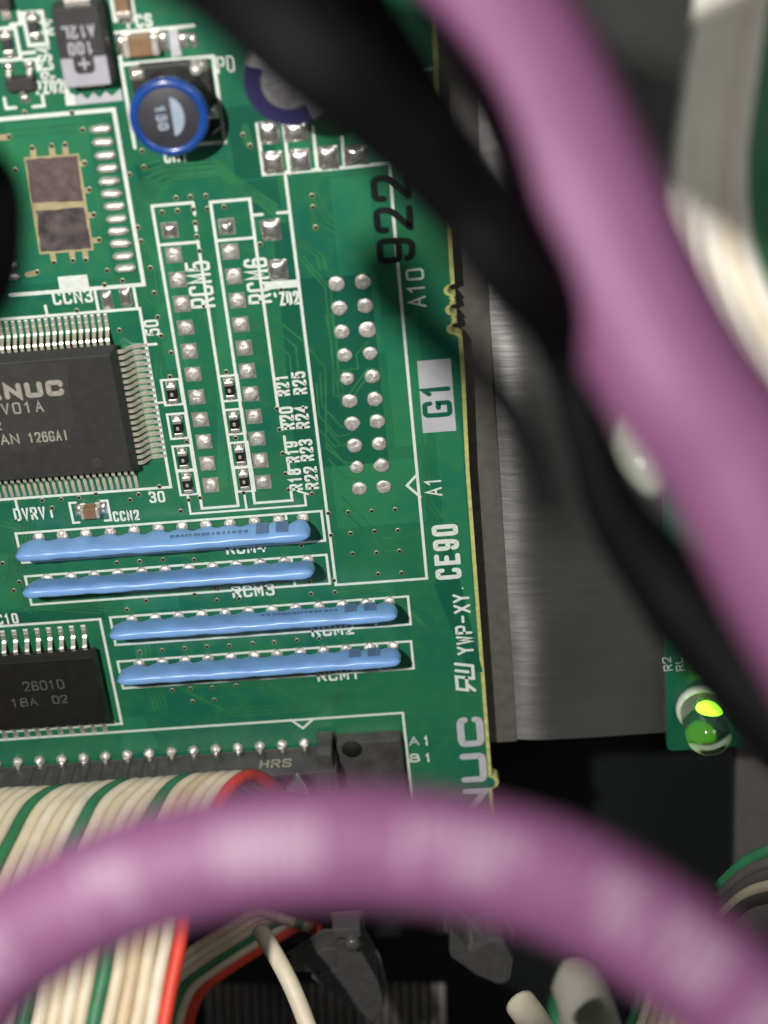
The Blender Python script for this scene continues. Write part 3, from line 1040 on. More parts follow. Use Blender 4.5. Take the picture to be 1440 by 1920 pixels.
c = top(130, 825); a0 = top(55, 831)
mark_on(qfp, q0, '126GAI', (a0[0], c[1]), (c[0] - a0[0], 0), (0, -1.15), T, .17, 'laser', .3)
pm = top(182, 869)
MB().lathe([(.55, T - .02), (.55, T + .004), (.50, T + .012)], 20, pm[0], pm[1]).build('mould_mark', M['epoxy_side'], qfp, q0)

# ------------------------------------------------------------------ small outline chip, lower left
r_t, r_b = uv(183, 1222, 1.3), uv(200, 1346, 1.3)
su1 = (r_t[0] + r_b[0]) / 2 + .1
sv0, sv1 = uv(172, 1216, 1.0)[1], uv(196, 1352, 1.0)[1] - .2
s0 = (su1 - 6.6, (sv0 + sv1) / 2, 0)
soic = thing('outline_chip', 'glossy black chip with thick bent leads beside the ribbon connector', 'chip', s0)
chip_body(su1 - 13.2, su1, sv0, sv1, .15, 1.15, 2.2, .38).build('body', M['epoxy_gloss'], soic, s0, bevel=.06)
lp = [uv(158, 1190), uv(10, 1203)]
pitch = 1.27
first = gull(2.0, 1.05, .46, .2, .7, .35).build('lead', M['tin'], soic)
u_first = uv(160, 1212, .8)[0]
for k in range(10):
    put_lead(first, soic, s0, u_first - k * pitch, sv0 + .03, math.pi / 2, k)
for k in range(10):
    inst(first, 'lead', soic, (u_first - k * pitch - s0[0], sv1 - .03 - s0[1], 0), -math.pi / 2)
fil = MB().box(-.4, .4, -.28, .28, 0, .14, (.12, .08)).build('lead_solder', M['solder'], soic)
for k in range(10):
    loc = (u_first - k * pitch - s0[0], sv0 - 2.1 - s0[1], .03)
    if k == 0:
        fil.location = (loc[0] * S, -loc[1] * S, loc[2] * S); fil.rotation_euler = (0, 0, math.pi / 2)
    else:
        inst(fil, 'lead_solder', soic, loc, math.pi / 2)
    inst(fil, 'lead_solder', soic, (loc[0], sv1 + 2.1 - s0[1], .03), math.pi / 2)
T2 = 2.206
a0, c = uv(45, 1297, T2), uv(122, 1291, T2)
mark_on(soic, s0, '2801D', (a0[0], c[1]), (c[0] - a0[0], 0), (0, -1.25), T2, .15, 'laserdim', .35)
a0, c = uv(22, 1327, T2), uv(72, 1323, T2)
mark_on(soic, s0, '18A', (a0[0], c[1]), (c[0] - a0[0], 0), (0, -1.15), T2, .15, 'laserdim', .35)
a0, c = uv(100, 1320, T2), uv(128, 1318, T2)
mark_on(soic, s0, '02', (a0[0], c[1]), (c[0] - a0[0], 0), (0, -1.1), T2, .15, 'laserdim', .35)

# ------------------------------------------------------------------ four upright blue resistor networks
def network(s, u0, v0, vp, lean, label, seed):
    g = random.Random(seed)
    pin0 = u0 + 2.35
    L = 30.75
    ub = u0 + 0.45
    base = (ub + L / 2, vp, 0)
    t = thing('resistor_network', label, 'resistor network', base, 'blue resistor networks standing in rows')
    la = math.radians(lean)
    cl, sl = math.cos(la), math.sin(la)
    n, m = 110, 18
    ht = 4.1 - lean * .045
    vs, fs = [], []
    ph = [g.uniform(0, 6) for _ in range(6)]
    for i in range(n + 1):
        x = i / n * L
        e = min(x, L - x)
        r_end = min(1.0, e / 1.3)
        sc_ = max(0.02, math.sqrt(max(0, 1 - (1 - r_end) ** 2)))
        k = (x + ub - pin0) / P254
        dist = abs(k - round(k))                      # 0 at a pin
        bot = 0.70 + 0.60 * min(1, dist * 2.2) ** 1.4 + .08 * math.sin(x * 2.1 + ph[0])
        topw = ht + .05 * math.sin(x * .35 + ph[1]) + .02 * math.sin(x * 1.7 + ph[2])
        half = .60 + .035 * math.sin(x * .9 + ph[3]) + .02 * math.sin(x * 2.6 + ph[4])
        mid = (bot + topw) / 2
        hh = (topw - bot) / 2
        if e < 1.3:
            mid = mid + (1 - sc_) * .25
        for j in range(m):
            a = 2 * math.pi * j / m
            ca, sa = math.cos(a), math.sin(a)
            ex = .62 if sa > 0 else .8
            y = half * (abs(ca) ** .55) * (1 if ca > 0 else -1) * sc_
            z = mid + hh * (abs(sa) ** ex) * (1 if sa > 0 else -1) * (0.45 + .55 * sc_)
            y += .03 * math.sin(x * 1.3 + a * 2 + ph[5])
            vs.append((ub + x, vp + y * cl + z * sl, z * cl - y * sl))
    for i in range(n):
        for j in range(m):
            fs.append((i * m + j, i * m + (j + 1) % m, (i + 1) * m + (j + 1) % m, (i + 1) * m + j))
    fs += [tuple(range(m)), tuple(n * m + j for j in range(m))]
    body = MB().add(vs, fs, True).build('body', M['blue'], t, base)
    pin = MB().tube([(0, 0, 0), (0, 0, .6), (0, .0, 1.6)], .26, 8).build('pin', M['tin'], t)
    jm = joint_mesh(.66, .5, .06, seed + 9).build('pin_solder', M['solder'], t)
    for k in range(12):
        loc = (pin0 + k * P254 - base[0], 0, 0)
        if k == 0:
            pin.location = (loc[0] * S, 0, 0)
            jm.location = (loc[0] * S, .02 * S, .03 * S)
        else:
            inst(pin, 'pin', t, loc)
            inst(jm, 'pin_solder', t, (loc[0], -.02, .03), k * 1.1)
    # two printed bars near the right end, on the side that faces up the board
    for b in ((5.6, 3.55) if s != 'RCM3' else ()):
        x = ub + L - b
        pts = []
        for (dx, z) in ((0, 1.5), (1.25, 1.5), (1.32, 3.5), (.07, 3.5)):
            y = -.72 if z < 3 else -.695
            pts.append((x + dx, vp + y * cl + z * sl, z * cl - y * sl))
        MB().add(pts, [(0, 1, 2, 3)]).build('printed_bar', M['bluegrey'], body, base)
    if s in ('RCM2', 'RCM4'):
        x = ub + L - 14.5                              # a row of small worn characters, too small to read
        while x < ub + L - 6.6:
            wd = g.uniform(.18, .42)
            pts = [(x, vp - .715 * cl + 2.6 * sl, 2.6 * cl + .715 * sl), (x + wd, vp - .715 * cl + 2.6 * sl, 2.6 * cl + .715 * sl),
                   (x + wd, vp - .715 * cl + 3.1 * sl, 3.1 * cl + .715 * sl), (x, vp - .715 * cl + 3.1 * sl, 3.1 * cl + .715 * sl)]
            MB().add(pts, [(0, 1, 2, 3)]).build('printed_mark', M['bluegrey'], body, base)
            x += wd + g.uniform(.12, .3)
    return t


LB = ['light blue resistor network with its broad side lit, directly below the square chip',
      'thin light blue resistor network, second row below the square chip',
      'light blue resistor network right of the small black chip, upper of that pair',
      'lowest light blue resistor network, nearest the ribbon connector']
for i, (s, u0, v0, vp, p0, p1, lean) in enumerate(NET):
    network(s, u0, v0, vp, lean, LB[i], 70 + i)

# ------------------------------------------------------------------ chip resistors
ords = ['top', 'second', 'third', 'bottom']
for i, (cu, cv) in enumerate(RES):
    colname = 'left' if i < 4 else 'right'
    o = (cu, cv, 0)
    t = thing('chip_resistor', 'tiny black zero ohm chip resistor, %s of the %s column of four' % (ords[i % 4], colname), 'resistor', o, 'zero ohm chip resistors in two columns')
    MB().box(-.46, .46, -.52, .60, .05, .50).build('body', M['epoxy_gloss'], t, bevel=.04)
    MB().box(-.45, .45, -.93, -.46, .04, .53).build('end_cap', M['tin'], t, bevel=.08)
    MB().box(-.45, .45, .58, .98, .04, .49).build('end_cap', M['tin'], t, bevel=.08)
    square_joint(1.0, .50, .32, 90 + i).build('solder_fillet', M['solder_shiny'], t, loc=(0, -1.0, .02))
    square_joint(1.0, .42, .22, 190 + i).build('solder_fillet', M['solder_shiny'], t, loc=(0, 1.08, .02))
    mark_on(t, (0, 0, 0), 'o', (-.15, .22), (.30, 0), (0, -.42), .503, .075, 'mark')


# ------------------------------------------------------------------ ceramic capacitors and other small parts
def ceramic(px, L, Wd, H, rot, label, fil=True, bodym='ceramic'):
    c = uv(*px, H)
    o = (c[0], c[1], 0)
    t = thing('ceramic_capacitor', label, 'capacitor', o)
    t.rotation_euler = (0, 0, rot)
    e = L * .19
    MB().box(-L / 2 + e, L / 2 - e, -Wd / 2, Wd / 2, .06, H).build('body', M[bodym], t, bevel=.06)
    for s in (-1, 1):
        MB().box(min(s * (L / 2 - e), s * L / 2), max(s * (L / 2 - e), s * L / 2), -Wd / 2 - .02, Wd / 2 + .02, .04, H + .02).build('end_cap', M['endcap'], t, bevel=.10)
        if fil:
            square_joint(.9, Wd * 1.12, .45, 5).build('solder_fillet', M['solder_shiny'], t, loc=(s * (L / 2 + .3), 0, .02))
    return t


ceramic((263, 88), 3.2, 1.75, 1.4, 0, 'brown ceramic capacitor with silver ends above the blue inductor')
ceramic((168, 964), 1.95, 1.2, 1.1, 0, 'small brown ceramic capacitor between white brackets below the square chip')
ceramic((226, 3), 2.9, 1.25, 1.0, math.pi / 2, 'small brown ceramic capacitor cut by the top of the picture')


def small_chip(px, rot, label):
    c = uv(*px, .5)
    t = thing('chip_resistor', label, 'resistor', (c[0], c[1], 0))
    t.rotation_euler = (0, 0, rot)
    MB().box(-.55, .55, -.42, .42, .05, .5).build('body', M['epoxy'], t, bevel=.04)
    for s in (-1, 1):
        MB().box(min(s * .5, s * .92), max(s * .5, s * .92), -.43, .43, .04, .53).build('end_cap', M['tin'], t, bevel=.08)
        square_joint(.55, 1.0, .35, 8).build('solder_fillet', M['solder_shiny'], t, loc=(s * 1.05, 0, .02))
    return t


small_chip((62, 52), math.pi / 2, 'small dark chip resistor in a white frame near the top left corner')
small_chip((12, 85), math.pi / 2, 'small dark chip resistor at the left picture edge above the transistor')
c = uv(352, 74)
t = thing('solder_bridge_pad', 'bare curved solder pad right of the brown ceramic capacitor', 'solder pad', (c[0], c[1], 0))
square_joint(.85, 1.5, .4, 61).build('solder_fillet', M['solder_shiny'], t, loc=(-.45, 0, .02))
square_joint(.75, 1.3, .4, 62).build('solder_fillet', M['solder_shiny'], t, loc=(.5, .1, .02))

# three-legged transistor
c = uv(37, 160, 1.0)
t = thing('transistor', 'tiny three-legged black transistor beside the legend PZD2', 'transistor', (c[0], c[1], 0))
MB().box(-1.35, 1.35, -.68, .68, .1, 1.05, (.1, .12)).build('body', M['epoxy'], t, bevel=.05)
first = gull(1.05, .55, .42, .14, .4, .2).build('lead', M['tin'], t, loc=(-.95, -.65, 0))
first.rotation_euler = (0, 0, math.pi / 2)
inst(first, 'lead', t, (.95, -.65, 0), math.pi / 2)
inst(first, 'lead', t, (0, .65, 0), -math.pi / 2)
for x, y in ((-.95, -1.5), (.95, -1.5), (0, 1.5)):
    square_joint(.95, .8, .35, int(9 + x)).build('solder_fillet', M['solder_shiny'], t, loc=(x, y, .02))
# black package in the corner
c = uv(-12, 0, 1.2)
t = thing('corner_chip', 'black chip cut off by the top left corner of the picture', 'chip', (c[0], c[1], 0))
MB().box(-1.5, 1.5, -2.0, .9, .1, 1.4, (.1, .12)).build('body', M['epoxy'], t, bevel=.05)
f1 = gull(1.2, .6, .9, .16, .5, .2).build('lead', M['tin'], t, loc=(.6, .85, 0))
f1.rotation_euler = (0, 0, -math.pi / 2)

# ------------------------------------------------------------------ moulded capacitor with grey band
HT = 2.9
q4 = [uv(*p, HT) for p in ((104, 20), (187, 12), (202, 156), (117, 164))]
cu = (q4[0][0] + q4[1][0] + q4[2][0] + q4[3][0]) / 4
cv = (q4[0][1] + q4[1][1] + q4[2][1] + q4[3][1]) / 4
o = (cu, cv, 0)
t = thing('tantalum_capacitor', 'black moulded capacitor with a grey polarity band marked plus, near the top left', 'capacitor', o)
hw, hl = 2.2, 3.65
chip_body(cu - hw, cu + hw, cv - hl, cv + hl, .2, 1.2, HT, .12).build('body', M['epoxy'], t, o, bevel=.12)
b0 = cv + hl - 2.75
MB().prism([(cu - hw + .15, b0), (cu - .95, b0), (cu - .95, b0 + 1.1), (cu - .7, b0 + 1.45), (cu + .65, b0 + 1.45), (cu + .9, b0 + 1.1), (cu + .9, b0), (cu + hw - .15, b0),
            (cu + hw - .15, cv + hl - .2), (cu - hw + .15, cv + hl - .2)], HT - .02, HT + .012).build('polarity_band', M['band'], t, o)
mk = MB().strip([(cu - .45, b0 + .55), (cu + .45, b0 + .55)], .24, HT + .016).strip([(cu, b0 + .1), (cu, b0 + 1.0)], .24, HT + .018)
mk.build('plus_mark', M['band'], kid(t, 'polarity_band'), o)
mark_on(t, o, '100', (cu + 1.0, b0 - 1.4), (-2.2, 0), (0, 1.15), HT + .006, .22, 'band', .35)
mark_on(t, o, 'A12L', (cu + 1.45, b0 - 2.85), (-2.95, 0), (0, 1.15), HT + .006, .22, 'band', .3)
MB().box(cu - 1.2, cu + 1.2, cv - hl - .55, cv - hl + .1, .05, 1.3).build('terminal', M['tin'], t, o, bevel=.08)
MB().box(cu - 1.2, cu + 1.2, cv + hl - .1, cv + hl + .45, .05, 1.2).build('terminal', M['tin'], t, o, bevel=.08)
square_joint(2.6, 1.1, .9, 12).build('solder_fillet', M['solder_shiny'], t, loc=(0, -hl - .75, .02))

# ------------------------------------------------------------------ drum inductor
HI = 5.4
ci = uv(316, 222, HI)
ib = (ci[0], ci[1], 0)
t = thing('inductor', 'round drum inductor with a bright blue rim marked 150', 'inductor', ib)
def octo(r, c_):
    return [(-r, -r + c_), (-r + c_, -r), (r - c_, -r), (r, -r + c_), (r, r - c_), (r - c_, r), (-r + c_, r), (-r, r - c_)]
MB().prism(octo(3.55, .9), .05, .95).build('base', M['plastic_dark'], t, bevel=.12)
MB().lathe([(3.0, .9), (3.35, 1.2), (3.35, 2.0), (2.9, 2.4), (2.9, 3.9), (3.3, 4.2), (3.42, 4.35)], 48).build('core', M['ferrite'], t)
MB().lathe([(3.30, 4.3), (3.50, 4.38), (3.56, 4.7), (3.54, 5.1), (3.40, 5.36), (3.10, 5.44), (2.78, 5.38), (2.72, 5.2)], 64).build('rim', M['rim'], t)
MB().lathe([(2.80, 5.0), (2.80, 5.30), (2.70, 5.34)], 48).build('top_disc', M['ferrite_top'], t)
W5 = 5.345
seg = [(0.45 + 2.0 * math.cos(a) * .55, 2.1 * math.sin(a)) for a in [(-1.15 + 2.3 * k / 14) for k in range(15)]]
ch = [(.55, -1.75)] + [(.1 + 1.75 * math.cos(a), 1.75 * math.sin(a)) for a in [(-1.3 + 2.35 * k / 14) for k in range(15)]]
ch = [(0.50 + 1.15 * math.cos(a) - .25, 1.75 * math.sin(a) - .1) for a in [(-1.5 + 3.0 * k / 16) for k in range(17)]]
MB().prism(ch, W5 - .02, W5 + .004).build('half_moon_mark', M['pale'], t)
mark_on(t, (0, 0, 0), '150', (-1.15, -1.15), (0.12, 2.2), (.95, -.05), W5, .22, 'pale', .35)
for x, y, s in ((-2.9, -2.9, 1), (2.7, -3.1, 2), (3.1, 1.2, 3), (-3.3, 0.9, 4)):
    mbq = square_joint(1.5, 1.3, .7, 300 + s)
    mbq.build('terminal', M['tin'], t, loc=(x, y, .6))
bumpw = MB().lathe([(.62, .9), (.6, 1.4), (.4, 1.75), (.1, 1.85)], 14, 2.5, -3.0).build('wire_end', M['solder'], t)

# ------------------------------------------------------------------ can capacitor under the black cable
HC = 9.6
cc = uv(545, 148, HC)
t = thing('can_capacitor', 'silver can capacitor with a navy crescent on top, half hidden by the black cable', 'capacitor', (cc[0], cc[1], 0))
RC = 4.15
MB().prism(octo(4.3, 1.0), .05, 1.3).build('base', M['plastic_dark'], t, bevel=.15)
MB().lathe([(RC, 1.2), (RC, 2.2), (RC - .25, 2.5), (RC, 2.8), (RC, HC - .35), (RC - .1, HC - .12), (RC - .35, HC), (.01, HC)], 64).build('can', M['alu'], t)
cres = []
for k in range(25):
    a = math.radians(70 + k * 5.4)
    cres.append(((RC - .06) * math.cos(a), (RC - .06) * math.sin(a)))
for k in range(24, -1, -1):
    a = math.radians(70 + k * 5.4)
    rr = 2.5 + .3 * math.cos(math.radians((k - 12) * 7))
    cres.append((rr * math.cos(a), rr * math.sin(a)))
MB().prism(cres, HC - .2, HC + .012).build('crescent_mark', M['navy'], t)

# ------------------------------------------------------------------ ribbon connector at the bottom of the board
VB = 43.75
cu1 = uv(752, 1405, 2.0)[0]
o = (-24, VB + 5, 0)
hdr = thing('ribbon_connector', 'long dark grey ribbon cable connector at the bottom of the board', 'connector', o)
ue = uv(628, 1400, 3.0)[0]
shell = MB().box(-60, ue, VB + .2, VB + 10.5, .3, 4.6)
shell.build('housing', M['plastic'], hdr, o, bevel=.18)
MB().box(-60, -13.4, VB + 1.2, VB + 9.3, 4.55, 7.4).build('plug', M['plastic'], hdr, o, bevel=.2)
MB().box(-13.1, -11.4, VB + 1.1, VB + 9.3, 4.55, 7.2).build('plug_latch', M['plastic'], hdr, o, bevel=.15)
MB().box(-11.1, ue - .6, VB + 1.5, VB + 9.0, 4.55, 5.6).build('plug_end', M['plastic'], hdr, o, bevel=.2)
lt = uv(606, 1388, 3.0)
MB().box(lt[0] - .85, lt[0] + .85, VB - 1.9, VB + .6, .4, 4.2).build('key_tab', M['plastic'], hdr, o, bevel=.15)
el = uv(660, 1405, 1.7)
MB().box(ue + .02, cu1, uv(690, 1391, 1.7)[1], VB + 10, .1, 1.7).build('mounting_ear', M['plastic'], hdr, o, bevel=.15)
MB().lathe([(1.15, 1.69), (1.15, 1.72)], 24, el[0], el[1]).build('screw_recess', M['hole'], hdr, o)
jm = joint_mesh(.62, .75, .06, 15).build('pin_solder', M['solder'], hdr)
pn = MB().tube([(0, 0, .1), (0, .35, .5), (0, .7, .7)], .26, 8).build('pin', M['tin'], hdr)
for k in range(20):
    u_ = -9.05 - k * 2.525
    loc = (u_ - o[0], 43.25 - o[1], .03)
    if k == 0:
        jm.location = (loc[0] * S, -loc[1] * S, loc[2] * S)
        pn.location = jm.location
    else:
        inst(jm, 'pin_solder', hdr, loc, k * .9)
        inst(pn, 'pin', hdr, loc)
rib = MB().box(-.42, .42, -.14, .3, .6, 4.3).build('moulded_rib', M['plastic'], hdr, bevel=.08)
for k in range(10):
    loc = (-26.2 - k * 2.525 / 1.6 - o[0], VB + .2 - o[1], 0)
    if k == 0: rib.location = (loc[0] * S, -loc[1] * S, 0)
    else: inst(rib, 'moulded_rib', hdr, loc)
# raised maker letters on the wall facing up the board, and the moulded code on its top
def wall_letters(s, u0, u1, w0, h, v, stroke):
    mb = write(MB(), s, (u0, w0), (u1 - u0, 0), (0, h), 0, stroke, .35)
    mb.v = [(x, v - .06 - z, 2 * w0 + h - y) for x, y, z in mb.v]
    return mb
ua, ub_ = uv(489, 1424, 1.5)[0], uv(548, 1418, 1.5)[0]
wall_letters('HRS', ua, ub_, 2.0, 1.5, VB + .2, .26).build('raised_letters', M['laser'], hdr, o)  # same plastic as the housing; caught light is put into the paler colour
a0, c = uv(565, 1447, 4.6), uv(625, 1440, 4.6)
write(MB(), '1EUE', (a0[0], VB + 3.2), (c[0] - a0[0], 0), (0, -.9), 5.612, .14, .4).build('moulded_code', M['laserdim'], hdr, o)
tri = [uv(*p, 8.0) for p in ((557, 1458), (535, 1486), (578, 1490))]
MB().prism([(a, b) for a, b in tri], 7.2, 8.0).build('pin_one_arrow', M['silk'], hdr, o)

# ------------------------------------------------------------------ ribbon cable, wire by wire
RP = [(548, 1560, 190), (530, 1500, 184), (508, 1470, 178), (470, 1453, 173), (428, 1482, 169), (397, 1545, 165), (370, 1625, 161), (346, 1720, 158), (328, 1820, 156), (303, 1950, 154.5)]
o = pd(346, 1720, 158)
o = (o[0] - 16, o[1], o[2])
rib_t = thing('ribbon_cable', 'flat ribbon of cream wires with green tracers and a red edge, arching off the connector', 'ribbon cable', o)
base_path = spline([pd(*p) for p in RP], 9)
for k in range(26):
    m = 'red' if k == 0 else ('green' if k % 5 == 0 else ('cream', 'cream2', 'cream', 'tanwire' if k % 7 == 3 else 'cream2')[k % 4])
    g = random.Random(400 + k)
    path = [(p.x - 1.30 * k + .05 * math.sin(i * .4 + k), p.y + k * .02 + .07 * math.sin(i * .3 + k * .5), p.z + .10 * math.sin(k * .7 + i * .12)) for i, p in enumerate(base_path)]
    MB().tube(path, .64, 10).build('wire', M[m], rib_t, o, label='red edge wire' if k == 0 else None)

# ------------------------------------------------------------------ blurred cables close to the lens
def cable(name, label, pts, rad, m, cat='cable', per=14, group=None, n=28):
    path = spline([pd(*p) for p in pts], per)
    o = tuple(path[len(path) // 2])
    mb = MB().tube(path, rad, n)
    ob = mb.build(name, M[m], None, o, loc=o)
    return tag(ob, label, cat, group), path


purple_b, bp_path = cable('purple_cable', 'thick blurred purple cable with white print arching across the bottom', [
    (-150, 2150, 79), (-115, 1990, 79), (-65, 1868, 79), (12, 1778, 79), (125, 1706, 78.5), (260, 1646, 78), (420, 1605, 77.5), (580, 1588, 77), (740, 1588, 77), (900, 1610, 77), (1060, 1657, 77), (1210, 1738, 77), (1340, 1833, 77), (1500, 1978, 77)], 2.80, 'purple')
# white print along the sheath: clusters of strokes that follow its surface
def sheath_print(parent, path, cuts, rad, ang, half, pm='cprint'):
    L = [0.0]
    for i in range(1, len(path)):
        L.append(L[-1] + (path[i] - path[i - 1]).length)
    o = tuple(path[len(path) // 2])
    def at(s):
        for i in range(1, len(path)):
            if L[i] >= s:
                t = (s - L[i - 1]) / (L[i] - L[i - 1])
                return path[i - 1].lerp(path[i], t), (path[i] - path[i - 1]).normalized()
        return path[-1], (path[-1] - path[-2]).normalized()
    for (s0, s1, dens) in cuts:
        mb = MB()
        x = s0
        g = random.Random(int(s0 * 10))
        while x < s1:
            w_ = g.uniform(.30, .5)
            for (a0, a1) in ((-half, -half * .1), (half * .05, half)):
                if g.random() > dens:
                    continue
                vs = []
                for e in (x, x + w_):
                    p, tt = at(e)
                    view = (Vector((CC[0], CC[1], -CC[2])) - p).normalized()
                    view = (view - tt * view.dot(tt)).normalized()
                    side = tt.cross(view)
                    if side.y > 0:
                        side = -side            # points up the picture
                    for k in range(6):
                        a = ang + a0 + (a1 - a0) * k / 5
                        vs.append(p + (view * math.cos(a) + side * math.sin(a)) * (rad + .012))
                mb.add(vs, [(k, k + 1, k + 7, k + 6) for k in range(5)], True)
            x += w_ + g.uniform(.12, .3)
        if mb.v:
            mb.build('printed_mark', M[pm], parent, o)


tot = sum((bp_path[i] - bp_path[i - 1]).length for i in range(1, len(bp_path)))
def s_at(px):
    best, bs, s = 1e9, 0, 0
    for i in range(len(bp_path)):
        if i:
            s += (bp_path[i] - bp_path[i - 1]).length
        p = bp_path[i]
        d = Vector((p.x - CC[0], p.y - CC[1], -p.z - CC[2]))
        X = sum(RM[0][j] * d[j] for j in range(3)) / sum(RM[2][j] * d[j] for j in range(3)) * F + 720
        if abs(X - px) < best:
            best, bs = abs(X - px), s
    return bs
sheath_print(purple_b, bp_path, [(s_at(-40), s_at(55), .75), (s_at(160), s_at(285), .75), (s_at(430), s_at(605), .95), (s_at(750), s_at(960), .85), (s_at(1090), s_at(1300), .7), (s_at(1385), s_at(1470), .8)], 2.80, .05, .46)

purple_a, _ = cable('purple_cable', 'thick blurred purple cable running from the top down the right side', [
    (790, -220, 80), (862, -90, 79.5), (935, 20, 79), (1020, 180, 78), (1103, 370, 77), (1208, 590, 76.5), (1278, 715, 76), (1388, 870, 76), (1500, 1090, 76), (1640, 1330, 76)], lambda t: 3.1 + .35 * min(1, t * 2.5), 'purple')
cable('black_cable', 'thick blurred black cable crossing from the top left and slipping behind the purple one', [
    (-80, -420, 98), (-10, -260, 98), (60, -160, 97), (180, -135, 90), (300, -110, 84), (430, -50, 72), (582, 92, 68.5), (742, 238, 70), (865, 385, 72), (962, 520, 73), (1078, 625, 77), (1235, 755, 82), (1390, 900, 87), (1560, 1080, 91)],  # first stretch lies out of view, routed to shade the board's top
    lambda t: 2.55 - .85 * min(1, max(0, (t - .42) / .2)), 'black')
cable('black_cable', 'thin blurred black cable curving over the metal bracket to the small board', [
    (640, -60, 102), (760, 120, 101), (880, 330, 100), (985, 530, 99), (1062, 680, 98), (1095, 800, 98), (1155, 960, 97), (1262, 1105, 95), (1365, 1235, 94), (1455, 1340, 93), (1580, 1460, 92)], lambda t: 1.25 + 1.15 * min(1, max(0, (t - .52) / .2)), 'black')
cable('black_cable', 'dark blurred cable bulging in from the left picture edge', [
    (-420, 180, 76), (-250, 225, 84), (-100, 275, 92), (-14, 345, 96), (-4, 450, 90), (-34, 560, 84), (-150, 690, 78)], 1.5, 'black')
# a pale sleeve between the thin black cable and the purple one
path = spline([pd(*p) for p in ((1168, 785, 122), (1184, 828, 121), (1206, 875, 120), (1232, 925, 120))], 8)
o = tuple(path[12])
w_ = MB().tube(path, lambda t: 1.35 * max(.2, math.sin(math.pi * (.06 + .88 * t)) ** .55), 18).build('wire_sleeve', M['palemark'], None, o, loc=o)
tag(w_, 'pale blurred sleeve seen between the thin black cable and the purple cable', 'sleeve')

# ------------------------------------------------------------------ behind and beside the board
# cabinet back, far below
b_ = MB().box(-110, 120, -120, 150, -47, -45)
o = b_.build('cabinet_back', M['void'], None)
o['kind'] = 'structure'

# sheet metal bracket right of the board
WB = -2.6
def brk(x, y, w=WB):
    return uv(x, y, w)
p_l, p_r = brk(958, 1385), brk(1250, 1368)
ul_, ur_ = brk(945, 1000)[0], p_r[0] + 14
vb_ = (p_l[1] + p_r[1]) / 2
o = (ul_ + 12, vb_ - 40, WB)
t = thing('metal_bracket', 'scratched grey sheet metal bracket between the circuit board and the small board', 'bracket', o)
vs, fs = [], []
nu, nv = 60, 90
for j in range(nv + 1):
    for i in range(nu + 1):
        u_ = ul_ + (ur_ - ul_) * i / nu
        v_ = -75 + (vb_ + 75) * j / nv
        x = u_ - ul_
        w_ = WB + (.225 * x - .026 * x * x if x < 4.2 else .486 + (x - 4.2) * .007) + x * .03 * math.sin(v_ * .19 + .6) * max(0, 1 - x / 9) + .05 * math.sin(v_ * .37 + x * .35) + .08 * math.sin(v_ * .13 + 1.0)
        vs.append((u_, v_, w_))
for j in range(nv):
    for i in range(nu):
        k = j * (nu + 1) + i
        fs.append((k, k + 1, k + nu + 2, k + nu + 1))
face = MB().add(vs, fs, True).build('face', M['sheet'], t, o, recalc=False)
uvl = face.data.uv_layers.new(name='sheet_uv')
for lo in face.data.loops:
    co = face.data.vertices[lo.vertex_index].co
    uvl.data[lo.index].uv = (co.x * .05, co.y * .05)
MB().box(ul_ - 22, ul_ - .02, -75, vb_ + .4, WB - 1.2, WB - .15).build('side_flange', M['sheetdark'], t, o)
MB().box(ul_ - 22, ur_, vb_ - 1.0, vb_ - .05, WB - 6, WB - 1.3).build('bottom_return', M['sheetdark'], t, o)

# small green board with the lit lamp
WS = -0.3
a0, c = uv(1243, 1200, WS), uv(1392, 1399, WS)
o = (c[0] - 4, c[1] - 5, WS)
t2 = thing('indicator_board', 'small dark green circuit board carrying the lit lamp at the right', 'circuit board', o)
ua, ub2, va, vb2 = a0[0] + .3, c[0] + .3, a0[1] - 25, c[1]
cr = []
for k in range(6):
    a = math.pi / 2 + math.pi / 2 * k / 5
    cr.append((ua + .8 + .8 * math.cos(a), vb2 - .8 + .8 * math.sin(a)))
MB().prism([(ub2, va), (ub2, vb2)] + cr + [(ua, va)], WS - 1.6, WS).build('laminate', M['deep'], t2, o)
def small_text(s, p0, p1, h):
    a, b = uv(*p0, WS), uv(*p1, WS)
    d = (b[0] - a[0], b[1] - a[1])
    l = math.hypot(*d)
    up = (d[1] / l * h, -d[0] / l * h)
    write(MB(), s, a, d, up, WS + .03, .14, .4).build('printed_text', M['silkgrey'], t2, o)
small_text('R2', (1262, 1256), (1258, 1230), 1.0)
small_text('RL', (1284, 1256), (1280, 1230), .9)
small_text('D1', (1284, 1154), (1279, 1128), 1.2)

# the lamp: clear lens on a pale seat, a lit die inside
lc = uv(1316, 1322, WS)
o = (lc[0], lc[1], WS)
led = thing('indicator_lamp', 'clear round indicator lamp glowing green on the small board', 'lamp', o)
RL = 2.55
MB().lathe([(2.95, .02), (2.95, .85), (2.8, .98)], 40).build('seat', M['ledwhite'], led)
MB().lathe([(2.5, .97), (2.5, 1.02)], 40).build('seat_floor', M['plastic_dark'], led)
MB().lathe([(RL, 1.06), (RL, 5.0)] + [(RL * math.cos(a), 5.0 + RL * math.sin(a)) for a in [math.pi / 2 * k / 8 for k in range(1, 8)]] + [(.03, 7.55)], 40).build('lens', M['clear'], led)
MB().lathe([(.18, 1.2), (.2, 1.9), (.5, 2.3), (.42, 2.32), (.15, 2.1)], 20).build('reflector_cup', M['cup'], led)
die = MB().lathe([(.02 + .62 * math.sin(math.pi * k / 10), -.55 * math.cos(math.pi * k / 10)) for k in range(11)], 20)
die.v = [(x * 1.8 + .35, y * 1.0 - 1.3, z * 2.0 + 3.2 + x * .3) for x, y, z in die.v]
die.build('die', M['lit'], led)

